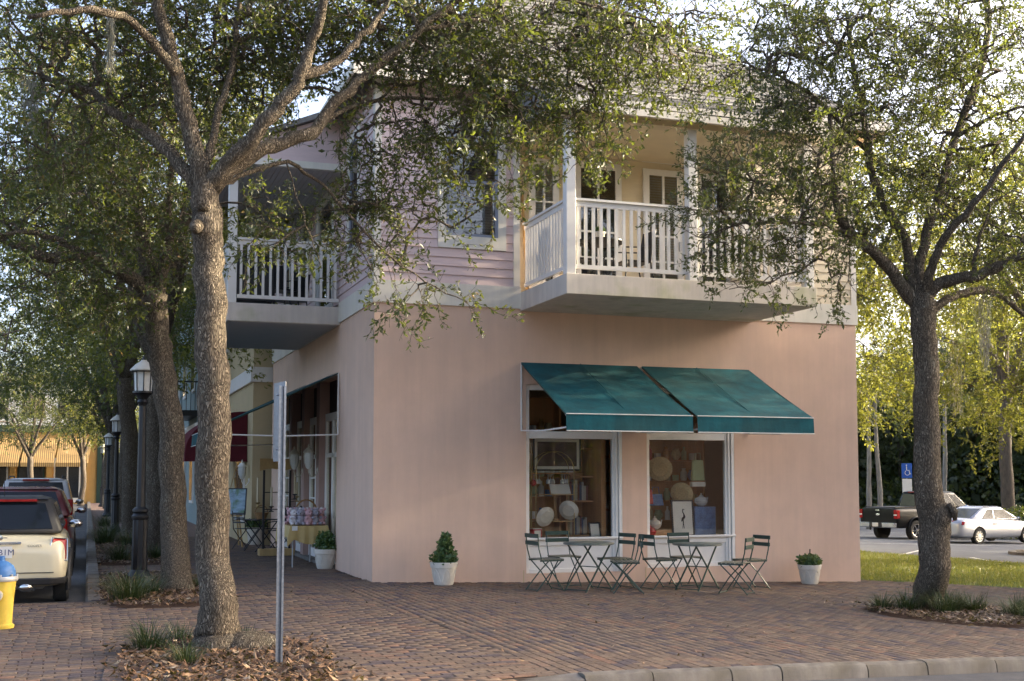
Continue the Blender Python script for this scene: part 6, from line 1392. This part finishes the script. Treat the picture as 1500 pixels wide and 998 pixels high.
MB().add(v, f).build('canopy', K['maroon'], a); g = MB().add([(-1.5,0,0),(-1.5,3.4,0),(-1.5,3.4,-.2),(-1.5,0,-.2),(0,0,0),(0,0,-.2)], [(0,1,2,3),(0,3,5,4)]).build('valance', K['maroon'], a)
K['sage'] = mat('sage_siding', (.20,.26,.25), .7, .08, 3, .1, 40, stretch=(1,1,8))
b = empty('sage_building', (0,0,0), 0, 'grey-green building with white trim and dark iron balcony', 'building'); MB().box(-.6,7,24.4,46,-.3,8.5).build('wall', K['sage'], b); MB().box(-.68,7,24.35,46,3.2,3.5).build('band', K['white'], b)
for y in (26,30,34,38,42):
    for z in (.7,4.7):
        w = empty('window', (0,0,0)); w.parent = b; MB().box(-.66,-.58,y,y+1.4,z,z+1.9).build('frame', K['white'], w); MB().box(-.67,-.655,y+.1,y+.66,z+.1,z+1.8).build('pane', K['dark_glass'], w); MB().box(-.67,-.655,y+.74,y+1.3,z+.1,z+1.8).build('pane', K['dark_glass'], w)
bal = empty('iron_balcony', (0,0,0)); bal.parent = b; MB().box(-2.0,-.6,25,29,3.75,3.95).build('slab', K['black'], bal); MB().bar((-1.97,25.03,4.95),(-1.97,28.97,4.95), .05,.05).build('top_rail', K['black'], bal); MB().bar((-1.97,25.03,4.95),(-.6,25.03,4.95), .05,.05).build('top_rail', K['black'], bal)
for i in range(13): MB().box(-1.98,-1.96,25.03+i*.32,25.05+i*.32,3.95,4.95).build('baluster', K['black'], bal)
for i in range(9): MB().box(-1.9+i*.15,-1.88+i*.15,25.02,25.04,3.95,4.95).build('baluster', K['black'], bal)
for y in (25.2,28.8): MB().bar((-1.9,y,3.75),(-.62,y,3.0), .06,.08).build('bracket', K['white'], bal)
MB().box(-1.2,7.2,24.1,46.3,8.5,8.7).build('roof', K['shingle'], b)
K['ochre'] = mat('ochre_stucco', (.40,.24,.075), .8, .08, 2, .1, 40); K['darkgreen'] = mat('dark_green_paint', (.015,.04,.03), .5)
def stripe():
    m, t, b_ = nodes('striped_canvas'); L = t.links.new; tc = N(t, 'ShaderNodeTexCoord'); s_ = N(t, 'ShaderNodeSeparateXYZ'); L(tc.outputs['Object'], s_.inputs[0]); mu = N(t, 'ShaderNodeMath', operation='MULTIPLY'); mu.inputs[1].default_value = 8.3; L(s_.outputs[0], mu.inputs[0]); fr = N(t, 'ShaderNodeMath', operation='FRACT'); L(mu.outputs[0], fr.inputs[0])
    r = ramp(t, [(.0,(.46,.30,.11)),(.5,(.16,.10,.04))]); r.color_ramp.interpolation = 'CONSTANT'; L(fr.outputs[0], r.inputs[0]); L(r.outputs[0], b_.inputs['Base Color']); b_.inputs['Roughness'].default_value = .85; return m
K['stripe'] = stripe()
b = empty('yellow_building', (0,66,0), 0, 'ochre building with striped awnings closing the end of the street', 'building')
MB().box(-32,-3.3,0,10,-.3,4.55).build('wall', K['ochre'], b); MB().box(-32.1,-3.2,-.1,10.1,4.55,5.0).build('green_band', K['darkgreen'], b); MB().box(-32,-3.3,.3,10,5.0,8).build('upper_wall', K['white'], b); MB().box(-3.6,-3.28,-.05,.3,-.3,4.55).build('corner_post', K['darkgreen'], b)
for i in range(12): x = -4.5-i*2.2; MB().box(x,x+.35,-.08,.0,0,3.0).build('pier', K['ochre'], b)
for i in range(11):
    x = -4.5-i*2.2; w = empty('shop_front', (0,0,0)); w.parent = b; MB().box(x-1.75,x-.1,-.03,.02,0,2.9).build('frame', K['darkgreen'] if i % 2 else K['white'], w); MB().box(x-1.65,x-.95,-.045,-.028,.3,2.5).build('pane', K['dark_glass'], w); MB().box(x-.85,x-.2,-.045,-.028,.3,2.5).build('pane', K['dark_glass'], w); MB().box(x-1.7,x-.1,.31,.36,5.4,7.2).build('upper_frame', K['white'], w); MB().box(x-1.6,x-.2,.28,.305,5.5,7.1).build('upper_pane', K['dark_glass'], w)
MB().box(-33,-2.5,-.6,10.6,8,8.3).build('roof', K['shingle'], b)
nth = ['rightmost','second from right','third from right','fourth from right','fifth from right','sixth from right']
for i in range(6):
    x0 = -6.9-i*2.05+1.0; a = empty('striped_awning', (x0,66,2.5), 0, '%s yellow and brown striped awning on the ochre building' % nth[i], 'awning', 'striped awnings')
    MB().add([(0,0,1.7),(1.95,0,1.7),(1.75,-3,.05),(-.2,-3,.05),(0,0,1.68),(1.95,0,1.68),(1.75,-3,.03),(-.2,-3,.03)], [(0,1,2,3),(7,6,5,4),(0,3,7,4),(1,5,6,2)]).build('canopy', K['stripe'], a); MB().box(-.2,1.75,-3.01,-2.99,-.2,.04).build('valance', K['stripe'], a)
# brick building across the front road (behind the camera, seen in the window reflections)
def wall_brick():
    m, t, b_ = nodes('red_brick_wall'); L = t.links.new; tc = N(t, 'ShaderNodeTexCoord'); mp = N(t, 'ShaderNodeMapping'); mp.inputs['Rotation'].default_value = (pi/2,0,0); L(tc.outputs['Object'], mp.inputs[0]); br = N(t, 'ShaderNodeTexBrick'); br.inputs['Scale'].default_value = 1; br.inputs['Brick Width'].default_value = .22; br.inputs['Row Height'].default_value = .075; br.inputs['Mortar Size'].default_value = .014
    br.inputs['Color1'].default_value = (.36,.15,.08,1); br.inputs['Color2'].default_value = (.20,.085,.055,1); br.inputs['Mortar'].default_value = (.5,.44,.36,1); L(mp.outputs[0], br.inputs[0]); L(br.outputs[0], b_.inputs['Base Color']); b_.inputs['Roughness'].default_value = .85; return m
b = empty('brick_building', (0,-29,0), 0, 'red brick building across the front road behind the viewer', 'building'); K['rbrick'] = wall_brick()
MB().box(17,38,-10,0,-.9,8.5).build('wall', K['rbrick'], b); MB().box(16.8,38.2,-10.2,.25,8.5,8.9).build('cornice', K['white'], b)
for i in range(4):
    x = 24+i*3.5
    for z in (.8,5.2): w = empty('window', (0,0,0)); w.parent = b; MB().box(x,x+1.8,-.02,.06,z,z+2.2).build('frame', K['white'], w); MB().box(x+.12,x+1.68,.05,.075,z+.12,z+2.08).build('pane', K['dark_glass'], w)
